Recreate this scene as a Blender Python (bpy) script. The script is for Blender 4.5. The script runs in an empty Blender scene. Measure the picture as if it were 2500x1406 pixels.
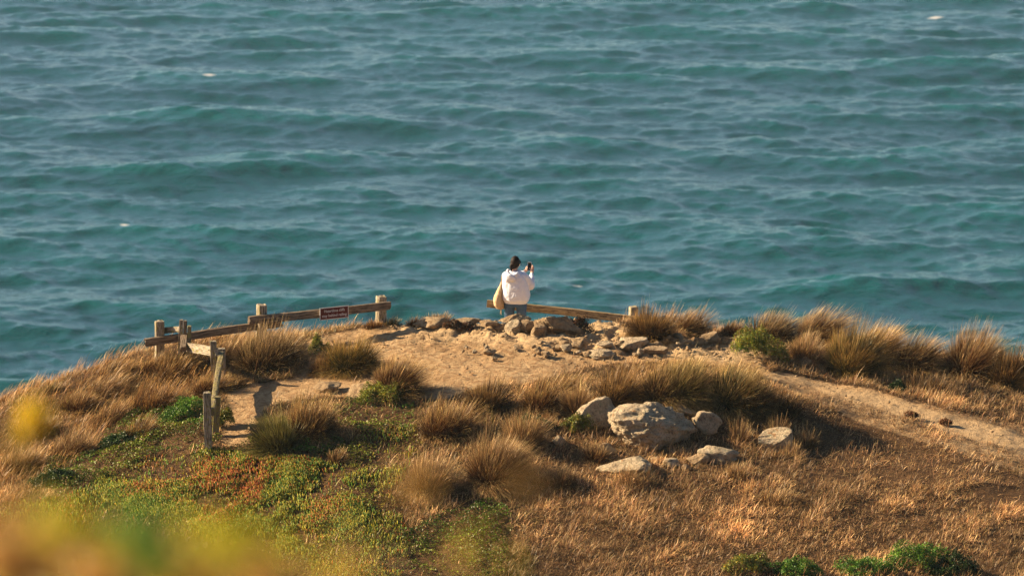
import bpy, bmesh, math, random
import numpy as np
from mathutils import Vector, Matrix

S = bpy.context.scene
COL = S.collection
R = math.radians
rng = np.random.default_rng(7)
random.seed(7)

# ------------------------------------------------------------------ camera
PITCH = 13.3
LENS = 135.0
FPX = 2500 * LENS / 36.0
cam_d = bpy.data.cameras.new('camera')
cam = bpy.data.objects.new('camera', cam_d)
COL.objects.link(cam)
cam.location = (0, 0, 0)
cam.rotation_euler = (R(90 - PITCH), 0, 0)
cam_d.lens = LENS
cam_d.sensor_width = 36
cam_d.clip_start = 0.1
cam_d.clip_end = 20000
cam_d.dof.use_dof = True
cam_d.dof.focus_distance = 62.5
cam_d.dof.aperture_fstop = 3.2
S.camera = cam

# ------------------------------------------------------------------ light
SUN_ELEV, SUN_AZ = 26.0, -13.0          # azimuth: degrees the sun stands on the camera's side of due left
sdir = Vector((-math.cos(R(SUN_ELEV)) * math.cos(R(SUN_AZ)), -math.cos(R(SUN_ELEV)) * math.sin(R(SUN_AZ)), math.sin(R(SUN_ELEV))))
sun_d = bpy.data.lights.new('sun', 'SUN')
sun_d.energy = 5.0
sun_d.angle = R(0.5)
sun_d.color = (1.0, 0.79, 0.54)
sun = bpy.data.objects.new('sun', sun_d)
sun.rotation_euler = sdir.to_track_quat('Z', 'Y').to_euler()
COL.objects.link(sun)
world = bpy.data.worlds.new('World')
S.world = world
world.use_nodes = True
nt = world.node_tree
nt.nodes.clear()
sky = nt.nodes.new('ShaderNodeTexSky')
sky.sky_type = 'NISHITA'
sky.sun_disc = False
sky.sun_elevation = R(SUN_ELEV)
sky.sun_rotation = math.atan2(sdir.x, sdir.y)
sky.air_density = 0.7
sky.dust_density = 0.8
bg = nt.nodes.new('ShaderNodeBackground')
bg.inputs[1].default_value = 0.05
wo = nt.nodes.new('ShaderNodeOutputWorld')
nt.links.new(sky.outputs[0], bg.inputs[0])
nt.links.new(bg.outputs[0], wo.inputs[0])
S.view_settings.view_transform = 'Standard'
S.view_settings.look = 'None'
S.view_settings.exposure = 1.42
S.view_settings.gamma = 1.0
S.cycles.use_denoising = True
S.cycles.max_bounces = 6
S.cycles.diffuse_bounces = 3
S.cycles.transmission_bounces = 3
S.cycles.transparent_max_bounces = 6

# ------------------------------------------------------------------ noise helpers
def _hash(ix, iy, iz, seed):
    h = (ix * 374761393 + iy * 668265263 + iz * 1440662683 + seed * 974634777) & 0xFFFFFFFF
    h = ((h ^ (h >> 13)) * 1274126177) & 0xFFFFFFFF
    h = h ^ (h >> 16)
    return (h & 0xFFFFFF) / float(0xFFFFFF)

def vnoise(x, y, z=0.0, seed=0):
    x = np.asarray(x, float); y = np.asarray(y, float); z = np.broadcast_to(np.asarray(z, float), np.broadcast(x, y).shape)
    xi = np.floor(x).astype(np.int64); yi = np.floor(y).astype(np.int64); zi = np.floor(z).astype(np.int64)
    fx = x - xi; fy = y - yi; fz = z - zi
    fx = fx * fx * (3 - 2 * fx); fy = fy * fy * (3 - 2 * fy); fz = fz * fz * (3 - 2 * fz)
    r = 0
    for a in (0, 1):
        for b in (0, 1):
            for c in (0, 1):
                w = (fx if a else 1 - fx) * (fy if b else 1 - fy) * (fz if c else 1 - fz)
                r = r + w * _hash(xi + a, yi + b, zi + c, seed)
    return r * 2 - 1

def fbm(x, y, z=0.0, oct=4, seed=0, gain=0.5):
    r = 0; a = 1; f = 1; s = 0
    for o in range(oct):
        r = r + a * vnoise(np.asarray(x) * f, np.asarray(y) * f, np.asarray(z) * f, seed + o * 17)
        s += a; a *= gain; f *= 2.03
    return r / s

def smooth(a, b, x):
    t = np.clip((x - a) / (b - a), 0, 1)
    return t * t * (3 - 2 * t)

# ------------------------------------------------------------------ where a line of sight of the photograph runs
SP, CP = math.sin(R(PITCH)), math.cos(R(PITCH))
def at(px, py, Y):
    """the point of the place at distance Y seen at photo position px, py (2500 x 1406)"""
    v = (703 - py) / FPX; u = (px - 1250) / FPX
    k = Y / (CP + v * SP)
    return Vector((u * k, Y, k * (-SP + v * CP)))
def seen(x, y, z):
    d = y * CP - z * SP
    return 1250 + FPX * x / d, 703 - FPX * (y * SP + z * CP) / d

# ------------------------------------------------------------------ terrain heights (thin-plate spline through surveyed points)
CPTS = [(-250,1130,59.2),(-100,1045,59.6),(0,996,60),(100,958,60.2),(200,926,60.5),(350,866,61),(450,842,61.3),(550,828,61.6),(640,824,61.8),(700,828,61.9),(830,806,62),(950,792,62.2),
 (1100,794,62.2),(1250,792,61.9),(1400,798,62),(1500,801,62.2),(1600,812,62.3),(1750,815,62.3),(1900,825,62.3),(2000,840,62.4),(2200,862,62.6),(2400,884,62.7),(2600,905,62.8),(2800,930,63),
 # mid rows
 (-100,1150,57.6),(60,1100,58),(200,1010,59.2),(350,960,59.7),(480,930,59.8),
 (560,960,58.3),(560,1070,56.6),(650,900,60),(740,945,58.6),(800,890,59.9),(900,940,58.5),(960,950,58.2),(1050,900,59.3),(1200,860,60.2),(1200,930,58.3),(1350,910,58.8),(1500,860,60.1),(1500,930,58.6),
 (1650,870,59.9),(1620,962,57.3),(1500,975,57.5),(1800,890,59.5),(1780,965,57.5),(1850,880,60),
 (1600,1060,56.55),(1450,1050,56.4),(1750,1060,56.6),(1900,1060,56.9),(1950,995,57.9),(1900,920,59.2),
 (2000,930,59.6),(2150,960,59),(2050,890,60.9),(2200,920,60.6),(2350,950,60.2),(2500,970,60),(2300,1010,58.2),(2500,1080,57.5),(2300,1080,57),(2700,1120,57.5),(2100,1090,56.8),
 (200,1120,56.8),(400,1060,57.2),(400,1180,55.2),(700,1080,56.3),(700,1180,55.0),(900,1060,56.6),(900,1150,55.2),(1100,1060,56.5),(1150,1190,54.7),(1300,1120,55.5),(1550,1140,55.2),
 (1800,1140,55.4),(2000,1170,55.1),(2400,1180,55.4),(2600,1250,54.6),
 (0,1300,54),(300,1300,53.7),(600,1300,53.5),(900,1300,53.3),(1200,1300,53.3),(1500,1280,53.4),(1800,1280,53.5),(2100,1290,53.5),(2400,1300,53.6),
 (-100,1420,52.2),(400,1420,51.9),(800,1420,51.8),(1250,1420,51.8),(1700,1420,51.8),(2100,1420,51.9),(2600,1420,52.2)]
PT = [tuple(at(*c)) for c in CPTS]
for X_ in (-9, -5, 0, 5, 9):
    PT.append((X_, 48.5, -16.9)); PT.append((X_, 45.5, -17.1))
for X_, z_ in ((-9, -19.0), (-5.5, -17.4), (-2, -16.6), (0, -16.5), (2.0, -16.4), (5, -17.2), (9, -18.0)):
    PT.append((X_, 65.0, z_)); PT.append((X_, 68.0, z_ - 1.6))
PT.append((0.3, 63.4, -15.75)); PT.append((2.0, 64.0, -15.75)); PT.append((-4.0, 63.2, -15.9)); PT.append((-6.0, 62.6, -16.1))
PT = np.array(PT)
def _U(r2):
    return np.where(r2 > 1e-12, r2 * np.log(np.maximum(r2, 1e-12)), 0)
_n = len(PT)
_K = _U((PT[:, None, 0] - PT[None, :, 0]) ** 2 + (PT[:, None, 1] - PT[None, :, 1]) ** 2) + np.eye(_n) * 0.35
_P = np.c_[np.ones(_n), PT[:, 0], PT[:, 1]]
_A = np.zeros((_n + 3, _n + 3)); _A[:_n, :_n] = _K; _A[:_n, _n:] = _P; _A[_n:, :_n] = _P.T
_W = np.linalg.solve(_A, np.r_[PT[:, 2], 0, 0, 0])

def ground0(x, y):
    x = np.asarray(x, float); y = np.asarray(y, float)
    shp = np.broadcast(x, y).shape
    x = np.broadcast_to(x, shp).ravel(); y = np.broadcast_to(y, shp).ravel()
    xc = np.clip(x, -10.5, 10.5); yc = np.clip(y, 44.5, 67)
    z = np.empty(x.shape)
    for i in range(0, len(x), 40000):
        s = slice(i, i + 40000)
        r2 = (xc[s, None] - PT[None, :, 0]) ** 2 + (yc[s, None] - PT[None, :, 1]) ** 2
        z[s] = _U(r2) @ _W[:_n] + _W[_n] + _W[_n + 1] * xc[s] + _W[_n + 2] * yc[s]
    # seaward cliff, flanks and the hillside the camera stands on
    z = z - np.maximum(y - 67, 0) * 0.9 - np.maximum(y - 71, 0) * 1.4
    ax = np.maximum(np.abs(x) - 10.5, 0)
    z = z - ax * 0.28 - np.maximum(ax - 12, 0) * 1.0
    hill = np.interp(y, [-60, -10, 0, 10, 20, 30, 40, 46, 60], [14, 1.2, -1.15, -4.6, -9.4, -13.4, -16.7, -17.6, -18])
    w = smooth(39, 47.5, y)
    return (z * w + hill * (1 - w)).reshape(shp)

# rock outcrops / hollows: small real relief
def ground(x, y):
    z = ground0(x, y)
    x = np.asarray(x, float); y = np.asarray(y, float)
    near = smooth(44, 49, y) * (1 - smooth(70, 76, y))
    z = z + near * (0.05 * fbm(x * 0.9, y * 0.9, seed=3, oct=3) + 0.030 * fbm(x * 3.1, y * 3.1, seed=5, oct=3) + 0.012 * fbm(x * 9.7, y * 9.7, seed=9, oct=3))
    px, py = seen(x, y, z)
    m = np.exp(-((px - 1350) / 330) ** 2 - ((py - 805) / 45) ** 2) + 0.8 * np.exp(-((px - 1620) / 200) ** 2 - ((py - 845) / 30) ** 2)
    r = np.abs(fbm(x * 2.6, y * 2.6, seed=21, oct=5, gain=0.65))
    z = z + near * m * (0.11 * smooth(0.05, 0.4, r) - 0.03)
    far = smooth(70, 80, y) + smooth(14, 30, np.abs(x))
    z = z + np.clip(far, 0, 1) * 1.6 * fbm(x * 0.13, y * 0.13, seed=31, oct=5)
    return z
def gz(x, y):
    return float(ground(np.array([x]), np.array([y]))[0])
_GY = np.linspace(50.5, 66, 1500)
def on_ground(px, py):
    """the first point of the ground met by the line of sight through px, py"""
    v = (703 - py) / FPX; u = (px - 1250) / FPX
    k = _GY / (CP + v * SP)
    d = k * (-SP + v * CP) - ground(u * k, _GY)
    i = np.argmax(d < 0)
    if not (d < 0).any(): i = int(np.argmin(d[:1250]))
    return Vector((u * k[i], _GY[i], gz(u * k[i], _GY[i])))

# ------------------------------------------------------------------ mesh / object helpers
def mesh_np(name, verts, faces_flat, starts, totals, mat, parent=None, col=None, smooth_sh=False, extra=None):
    me = bpy.data.meshes.new(name)
    me.vertices.add(len(verts)); me.vertices.foreach_set('co', np.asarray(verts, np.float32).ravel())
    me.loops.add(len(faces_flat)); me.loops.foreach_set('vertex_index', np.asarray(faces_flat, np.int32))
    me.polygons.add(len(starts)); me.polygons.foreach_set('loop_start', np.asarray(starts, np.int32))
    me.polygons.foreach_set('loop_total', np.asarray(totals, np.int32))
    if smooth_sh: me.polygons.foreach_set('use_smooth', np.ones(len(starts), bool))
    if col is not None:
        a = me.color_attributes.new('Col', 'FLOAT_COLOR', 'POINT')
        c4 = np.ones((len(verts), 4), np.float32); c4[:, :3] = col
        a.data.foreach_set('color', c4.ravel())
    for k, vals in (extra or {}).items():
        a = me.attributes.new(k, 'FLOAT', 'POINT'); a.data.foreach_set('value', np.asarray(vals, np.float32))
    me.update(calc_edges=True)
    me.materials.append(mat)
    o = bpy.data.objects.new(name, me)
    COL.objects.link(o)
    if parent: o.parent = parent
    return o
def grid_mesh(name, X, Y, Z, mat, **kw):
    nr, nc = X.shape
    v = np.stack([X, Y, Z], -1).reshape(-1, 3)
    i = (np.arange(nr - 1)[:, None] * nc + np.arange(nc - 1)[None]).ravel()
    f = np.stack([i, i + 1, i + nc + 1, i + nc], -1).ravel()
    n = len(i)
    return mesh_np(name, v, f, np.arange(n) * 4, np.full(n, 4), mat, smooth_sh=True, **kw)
def tag(o, label=None, cat=None, group=None, kind=None):
    if label: o['label'] = label
    if cat: o['category'] = cat
    if group: o['group'] = group
    if kind: o['kind'] = kind
    return o
def obj_bm(name, bm, mat, parent=None, sm=False):
    me = bpy.data.meshes.new(name); bm.to_mesh(me); bm.free()
    if sm: me.polygons.foreach_set('use_smooth', np.ones(len(me.polygons), bool))
    me.materials.append(mat)
    o = bpy.data.objects.new(name, me); COL.objects.link(o)
    if parent: o.parent = parent
    return o
def empty(name, loc):
    o = bpy.data.objects.new(name, None); COL.objects.link(o); o.location = loc; o.empty_display_size = 0.2
    return o

# ------------------------------------------------------------------ material helpers
class NT:
    def __init__(s, name):
        s.m = bpy.data.materials.new(name); s.m.use_nodes = True
        s.t = s.m.node_tree; s.t.nodes.clear()
        s.out = s.n('ShaderNodeOutputMaterial')
    def n(s, typ, ins=None, **props):
        nd = s.t.nodes.new(typ)
        for k, v in props.items(): setattr(nd, k, v)
        for k, v in (ins or {}).items():
            if isinstance(v, bpy.types.NodeSocket): s.t.links.new(v, nd.inputs[k])
            else: nd.inputs[k].default_value = v
        return nd
    def ramp(s, fac, stops):
        nd = s.n('ShaderNodeValToRGB', {0: fac})
        e = nd.color_ramp.elements
        while len(e) < len(stops): e.new(0.5)
        for i, (p, c) in enumerate(stops):
            e[i].position = p; e[i].color = (*c, 1) if len(c) == 3 else c
        return nd.outputs[0]
    def mix(s, f, a, b, mode='MIX'):
        nd = s.n('ShaderNodeMix', data_type='RGBA', blend_type=mode)
        for k, v in ((0, f), (6, a), (7, b)):
            if isinstance(v, bpy.types.NodeSocket): s.t.links.new(v, nd.inputs[k])
            elif k == 0: nd.inputs[k].default_value = v
            else: nd.inputs[k].default_value = (*v, 1) if len(v) == 3 else v
        return nd.outputs[2]
    def math(s, op, a, b=0.0):
        return s.n('ShaderNodeMath', {0: a, 1: b}, operation=op).outputs[0]
    def noise(s, vec, scale, detail=4, rough=0.5, dist=0.0):
        return s.n('ShaderNodeTexNoise', {'Vector': vec, 'Scale': scale, 'Detail': detail, 'Roughness': rough, 'Distortion': dist}).outputs[0]
    def coord(s, which='Object', scale=(1, 1, 1), rot=(0, 0, 0)):
        c = s.n('ShaderNodeTexCoord').outputs[which]
        return s.n('ShaderNodeMapping', {'Vector': c, 'Scale': scale, 'Rotation': rot}).outputs[0]
    def pos(s, scale=(1, 1, 1)):
        c = s.n('ShaderNodeNewGeometry').outputs['Position']
        return s.n('ShaderNodeMapping', {'Vector': c, 'Scale': scale}).outputs[0]
    def bsdf(s, col, rough=0.8, bump=None, bstr=0.5, bdist=0.02, spec=0.3, **kw):
        ins = {'Base Color': (*col, 1) if isinstance(col, tuple) and len(col) == 3 else col, 'Roughness': rough, 'Specular IOR Level': spec}
        ins.update(kw)
        if bump is not None:
            ins['Normal'] = s.n('ShaderNodeBump', {'Height': bump, 'Strength': bstr, 'Distance': bdist}).outputs[0]
        b = s.n('ShaderNodeBsdfPrincipled', ins)
        s.t.links.new(b.outputs[0], s.out.inputs[0])
        return s.m

# ------------------------------------------------------------------ materials
def m_blade(name='grass_blades', tl=0.2):
    t = NT(name)
    c = t.n('ShaderNodeAttribute', attribute_name='Col').outputs['Color']
    d = t.n('ShaderNodeBsdfDiffuse', {'Color': c})
    tr = t.n('ShaderNodeBsdfTranslucent', {'Color': c})
    gl = t.n('ShaderNodeBsdfGlossy', {'Color': (1, 0.95, 0.85, 1), 'Roughness': 0.45})
    a = t.n('ShaderNodeMixShader', {0: tl, 1: d.outputs[0], 2: tr.outputs[0]})
    b = t.n('ShaderNodeMixShader', {0: 0.025, 1: a.outputs[0], 2: gl.outputs[0]})
    t.t.links.new(b.outputs[0], t.out.inputs[0])
    return t.m
M_BLADE = m_blade()
M_LEAF = m_blade('thin_leaves', 0.5)

def m_ground():
    t = NT('headland_soil')
    p = t.pos()
    dirt = t.n('ShaderNodeAttribute', attribute_name='dirt').outputs['Fac']
    pale = t.n('ShaderNodeAttribute', attribute_name='pale').outputs['Fac']
    n1 = t.noise(p, 1.3, 6, 0.6); n2 = t.noise(p, 9, 6, 0.65); n3 = t.noise(p, 55, 4, 0.7)
    sand = t.mix(t.ramp(n1, [(0.35, (0, 0, 0)), (0.65, (1, 1, 1))]), (0.44, 0.28, 0.135), (0.55, 0.38, 0.20))
    sand = t.mix(t.ramp(n2, [(0.42, (0, 0, 0)), (0.62, (1, 1, 1))]), sand, (0.32, 0.185, 0.085))
    sand = t.mix(pale, sand, (0.62, 0.43, 0.23))
    sand = t.mix(t.ramp(n3, [(0.50, (0, 0, 0)), (0.72, (0.55, 0.55, 0.55))]), sand, (0.20, 0.115, 0.06))
    soil = t.mix(n2, (0.030, 0.015, 0.007), (0.09, 0.046, 0.020))  # soil colour darkened to paint in the shade between plants
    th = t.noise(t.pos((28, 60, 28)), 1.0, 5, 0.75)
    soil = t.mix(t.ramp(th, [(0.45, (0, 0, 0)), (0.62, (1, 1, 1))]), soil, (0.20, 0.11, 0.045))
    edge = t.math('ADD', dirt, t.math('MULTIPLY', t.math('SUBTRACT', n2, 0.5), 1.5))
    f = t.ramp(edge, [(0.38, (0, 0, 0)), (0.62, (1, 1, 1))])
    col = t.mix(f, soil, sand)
    h = t.math('ADD', t.math('MULTIPLY', n2, 1.0), t.math('MULTIPLY', n3, 0.35))
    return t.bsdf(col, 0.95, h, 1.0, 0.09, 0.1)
M_GROUND = m_ground()

def m_sea():
    t = NT('sea_water')
    c = t.n('ShaderNodeNewGeometry').outputs['Position']
    m1 = t.n('ShaderNodeMapping', {'Vector': c, 'Scale': (0.8, 1.9, 1), 'Rotation': (0, 0, R(-9))}).outputs[0]
    m2 = t.n('ShaderNodeMapping', {'Vector': c, 'Scale': (2.4, 5.0, 1), 'Rotation': (0, 0, R(6))}).outputs[0]
    a = t.noise(m1, 1.0, 4, 0.55, 0.6)
    b = t.noise(m2, 1.0, 3, 0.5, 0.3)
    h = t.math('ADD', t.math('MULTIPLY', a, 0.10), t.math('MULTIPLY', b, 0.05))
    big = t.noise(t.n('ShaderNodeMapping', {'Vector': c, 'Scale': (0.012, 0.02, 1)}).outputs[0], 1.0, 3, 0.5)
    crest = t.n('ShaderNodeAttribute', attribute_name='crest').outputs['Fac']
    base = t.mix(t.ramp(big, [(0.35, (0, 0, 0)), (0.7, (1, 1, 1))]), (0.0, 0.046, 0.047), (0.0, 0.066, 0.064))
    base = t.mix(crest, base, (0.001, 0.078, 0.074))
    foam = t.n('ShaderNodeAttribute', attribute_name='foam').outputs['Fac']
    fn = t.noise(t.n('ShaderNodeMapping', {'Vector': c, 'Scale': (2.2, 5, 1)}).outputs[0], 1.0, 4, 0.7)
    ff = t.ramp(t.math('MULTIPLY', foam, t.math('ADD', fn, 0.45)), [(0.5, (0, 0, 0)), (0.95, (1, 1, 1))])
    col = t.mix(ff, base, (0.6, 0.57, 0.52))
    rough = t.mix(ff, (0.10, 0.10, 0.10), (0.9, 0.9, 0.9))
    cn = t.n('ShaderNodeBump', {'Height': h, 'Strength': 1.0, 'Distance': 1.0}).outputs[0]
    return t.bsdf(col, rough, h, 1.0, 1.0, 0.5, IOR=1.4, **{'Coat Weight': 0.62, 'Coat Roughness': 0.16, 'Coat IOR': 1.5, 'Coat Normal': cn})
M_SEA = m_sea()
# ------------------------------------------------------------------ zones of the headland (outlines followed on the ground)
def inpoly(px, py, poly):
    r = np.zeros(px.shape, bool)
    n = len(poly)
    for i in range(n):
        x0, y0 = poly[i]; x1, y1 = poly[(i + 1) % n]
        if y0 == y1: continue
        c = ((y0 > py) != (y1 > py)) & (px < (x1 - x0) * (py - y0) / (y1 - y0) + x0)
        r ^= c
    return r
Z_DIRT = [(712,866),(725,845),(800,812),(900,795),(1000,775),(1500,775),(1560,812),(1800,815),(1860,850),(1880,895),(1950,915),(2060,935),(2160,962),(2300,992),(2400,1015),(2560,1045),
 (2560,1175),(2420,1130),(2280,1085),(2160,1050),(2060,1010),(1980,975),(1900,945),(1830,905),(1650,878),(1500,885),(1400,912),(1270,935),(1190,935),(1130,950),(1090,975),(1030,968),(985,950),
 (930,948),(870,962),(800,968),(720,975),(655,985),(625,1030),(600,1085),(540,1090),(546,1010),(548,960),(560,925),(640,935),(705,925),(745,885)]
Z_PALE = [(940,800),(1050,775),(1560,775),(1640,825),(1850,850),(1800,880),(1620,868),(1500,850),(1350,850),(1150,830)]
Z_PATH2 = [(1900,905),(1990,930),(2150,965),(2300,1003),(2520,1060),(2520,1110),(2300,1045),(2120,985),(2000,950)]
Z_GOLD = [(-400,1150),(0,975),(350,820),(500,810),(600,790),(730,800),(712,870),(640,930),(560,905),(500,930),(490,985),(400,985),(330,1000),(250,1060),(215,1110),(140,1160),(60,1220),(-400,1380)]
Z_GREEN = [[(215,1110),(300,1020),(400,985),(500,985),(545,1080),(480,1110),(400,1110),(260,1170),(150,1210),(80,1190),(130,1130)],
 [(800,1000),(870,960),(1000,965),(1010,1030),(960,1060),(880,1075),(830,1040)],
 [(1100,1240),(1220,1215),(1260,1290),(1230,1406),(1000,1450),(900,1406),(960,1330)],
 [(560,1100),(680,1040),(820,1060),(850,1120),(700,1110),(640,1140)],
 [(2180,1120),(2260,1100),(2380,1120),(2300,1150)],[(2350,1190),(2500,1180),(2500,1240),(2400,1230)]]
Z_YGREEN = [[(900,1060),(1030,1040),(1020,1130),(960,1200),(1000,1300),(1100,1350),(900,1500),(-300,1500),(-300,1260),(150,1215),(300,1150),(450,1120),(560,1095),(640,1140),(800,1130)]]
Z_ICE = [[(250,1165),(330,1130),(450,1118),(560,1100),(640,1130),(720,1120),(830,1130),(880,1190),(900,1270),(800,1330),(560,1340),(380,1260),(240,1240)]]
Z_ICERED = [[(270,1170),(400,1120),(560,1120),(640,1150),(640,1230),(500,1250),(380,1215)]]

def zones(x, y, z, warp=14):
    px, py = seen(x, y, z)
    wx = warp * fbm(x * 1.7, y * 1.7, seed=41, oct=4) * 1.6; wy = warp * fbm(x * 1.7, y * 1.7, seed=47, oct=4)
    px = px + wx; py = py + wy
    r = dict(px=px, py=py, dirt=inpoly(px, py, Z_DIRT), gold=inpoly(px, py, Z_GOLD))
    for k, zs in (('green', Z_GREEN), ('yg', Z_YGREEN), ('ice', Z_ICE), ('red', Z_ICERED)):
        a = np.zeros(px.shape, bool)
        for q in zs: a |= inpoly(px, py, q)
        r[k] = a
    r['crest'] = (py < 905) & (px > 1780) & ~r['dirt']
    return r

# ------------------------------------------------------------------ the ground: one sheet
def axis(lo, hi, flo, fhi, fine, grow=1.18):
    a = list(np.arange(flo, fhi + 1e-6, fine)); s = fine
    while a[-1] < hi: s *= grow; a.append(a[-1] + s)
    s = fine; b = []
    c = flo
    while c > lo: s *= grow; c -= s; b.append(c)
    return np.array(b[::-1] + a)
gx = axis(-300, 300, -10.6, 10.6, 0.05); gy = axis(-60, 160, 51, 66, 0.05, 1.12)
GX, GY = np.meshgrid(gx, gy)
GZ = ground(GX, GY)
zz = zones(GX, GY, GZ, 12)
def blur(a, n):
    for _ in range(n):
        b = a.copy(); b[1:-1, 1:-1] = (a[1:-1, 1:-1] * 2 + a[:-2, 1:-1] + a[2:, 1:-1] + a[1:-1, :-2] + a[1:-1, 2:]) / 6; a = b
    return a
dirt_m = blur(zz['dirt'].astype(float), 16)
pale_m = blur((inpoly(zz['px'], zz['py'], Z_PALE) * 0.75 + inpoly(zz['px'], zz['py'], Z_PATH2) * 0.55), 6)
GZ = GZ - 0.03 * dirt_m
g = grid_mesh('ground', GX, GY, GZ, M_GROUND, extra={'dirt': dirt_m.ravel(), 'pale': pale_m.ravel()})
tag(g, 'headland of sandy bare soil and dry slopes above the sea', 'headland', kind='structure')

# ------------------------------------------------------------------ the sea: one sheet to the horizon
SEA = -62.0
def sea_mesh():
    rs = np.random.default_rng(11)
    dep = np.concatenate([np.array([90, 60, 45, 35, 28, 24, 21]), np.linspace(19.5, 8.2, 900), np.geomspace(8.0, 0.25, 120)])
    yy = -SEA / np.tan(np.radians(dep)); yy[0] = -400
    ang = np.concatenate([-np.geomspace(80, 14.2, 34), np.linspace(-14, 14, 1250), np.geomspace(14.2, 80, 34)])
    T, Yg = np.meshgrid(np.tan(np.radians(ang)), yy)
    base_y = np.maximum(np.abs(Yg), 60)
    X = T * base_y; Yv = Yg.copy()
    z = np.zeros_like(X); dx = np.zeros_like(X); dy = np.zeros_like(X)
    att = smooth(2500, 500, Yv)
    core = (slice(5, 950),)
    Xc, Yc = X[core], Yv[core]
    zc = np.zeros_like(Xc); dxc = zc.copy(); dyc = zc.copy()
    N = 150
    lam = np.geomspace(24, 0.5, N)
    for i in range(N):
        l = lam[i]; k = 2 * math.pi / l
        if l > 11: th = R(-98 + rs.normal() * 32)
        else: th = R(-92 + rs.normal() * (23 + 12 * (l < 3)))
        amp = 0.0058 * l ** 0.85 * (1.0 if l > 12 else (0.85 if l < 2.5 else 1.0)) * (0.5 + rs.random())
        if l < 2.0: amp *= (l / 2.0) ** 0.4
        amp = min(amp, 0.17)
        kx, ky = k * math.cos(th), k * math.sin(th)
        # wave groups: slow modulation so the sea is not evenly rough
        ph = kx * Xc + ky * Yc + rs.random() * 6.28
        g = 0.30 + 1.0 * (0.5 + 0.5 * np.sin(Xc * k * 0.11 * rs.normal() + Yc * k * 0.09 * rs.normal() + rs.random() * 6.28))
        s_, c_ = np.sin(ph), np.cos(ph)
        zc += amp * g * c_
        q = 0.5
        dxc -= q * amp * g * s_ * math.cos(th); dyc -= q * amp * g * s_ * math.sin(th)
    a = att[core]
    z[core] = zc * a; dx[core] = dxc * a; dy[core] = dyc * a
    foam = np.zeros_like(X)
    for (px, py, w, hgt) in [(2282, 48, 26, 7), (512, 196, 22, 8), (305, 562, 16, 8), (1410, 706, 18, 8), 
                          ]:
        v = (703 - py) / FPX; rr = (-SP + v * CP) / (CP + v * SP); Yp = SEA / rr; Xp = (px - 1250) / FPX * Yp / (CP + v * SP)
        sx = w * 1.2 / FPX * Yp; sy = hgt * 0.6 / FPX * Yp / math.sin(math.atan(-rr))
        foam = np.maximum(foam, np.exp(-((X - Xp) / sx) ** 2 - ((Yv - Yp) / sy) ** 2))
    crest = smooth(0.12, 0.5, z)
    o = grid_mesh('sea', X + dx, Yv + dy, SEA + z, M_SEA, extra={'foam': foam.ravel(), 'crest': crest.ravel()})
    tag(o, 'teal windblown sea with choppy swell behind the headland', 'sea', kind='structure')
sea_mesh()
# ------------------------------------------------------------------ more materials
def m_rock(name, c1, c2, c3, lich=0.5, sc=1.0):
    t = NT(name)
    p = t.coord('Object'); 
    n1 = t.noise(p, 3.0 * sc, 6, 0.6, 0.4); n2 = t.noise(p, 14 * sc, 6, 0.7); n3 = t.noise(p, 60 * sc, 3, 0.7)
    v = t.n('ShaderNodeTexVoronoi', {'Vector': p, 'Scale': 9 * sc}, feature='F1').outputs['Distance']
    c = t.mix(t.ramp(n1, [(0.38, (0, 0, 0)), (0.62, (1, 1, 1))]), c1, c2)
    c = t.mix(t.ramp(n2, [(0.5, (0, 0, 0)), (0.66, (1, 1, 1))]), c, c3)
    dark = t.ramp(t.math('ADD', n2, t.math('MULTIPLY', n1, 0.6)), [(0.66, (1, 1, 1)), (0.76, (0, 0, 0))])
    c = t.mix(t.math('MULTIPLY', dark, 0.7), c, (0.07, 0.055, 0.045))
    ln = t.noise(t.coord('Object', (1, 1, 1), (1.3, 0.4, 0)), 5.5 * sc, 6, 0.72)
    c = t.mix(t.math('MULTIPLY', t.ramp(ln, [(0.56, (0, 0, 0)), (0.6, (1, 1, 1))]), lich), c, (0.34, 0.32, 0.20))
    ln2 = t.noise(t.coord('Object', (1, 1, 1), (0.2, 1.9, 0)), 4.0 * sc, 6, 0.7)
    c = t.mix(t.math('MULTIPLY', t.ramp(ln2, [(0.6, (0, 0, 0)), (0.64, (1, 1, 1))]), lich * 0.9), c, (0.42, 0.19, 0.06))
    h = t.math('ADD', t.math('ADD', n2, t.math('MULTIPLY', n3, 0.4)), t.math('MULTIPLY', v, 0.3))
    return t.bsdf(c, 0.9, h, 1.0, 0.06, 0.15)
M_BOULDER = m_rock('lichened_boulder', (0.54, 0.41, 0.25), (0.68, 0.54, 0.35), (0.34, 0.25, 0.15), 0.8, 2.4)
M_TAN = m_rock('tan_sandstone', (0.46, 0.305, 0.16), (0.58, 0.42, 0.24), (0.34, 0.22, 0.115), 0.2, 3.5)

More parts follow.
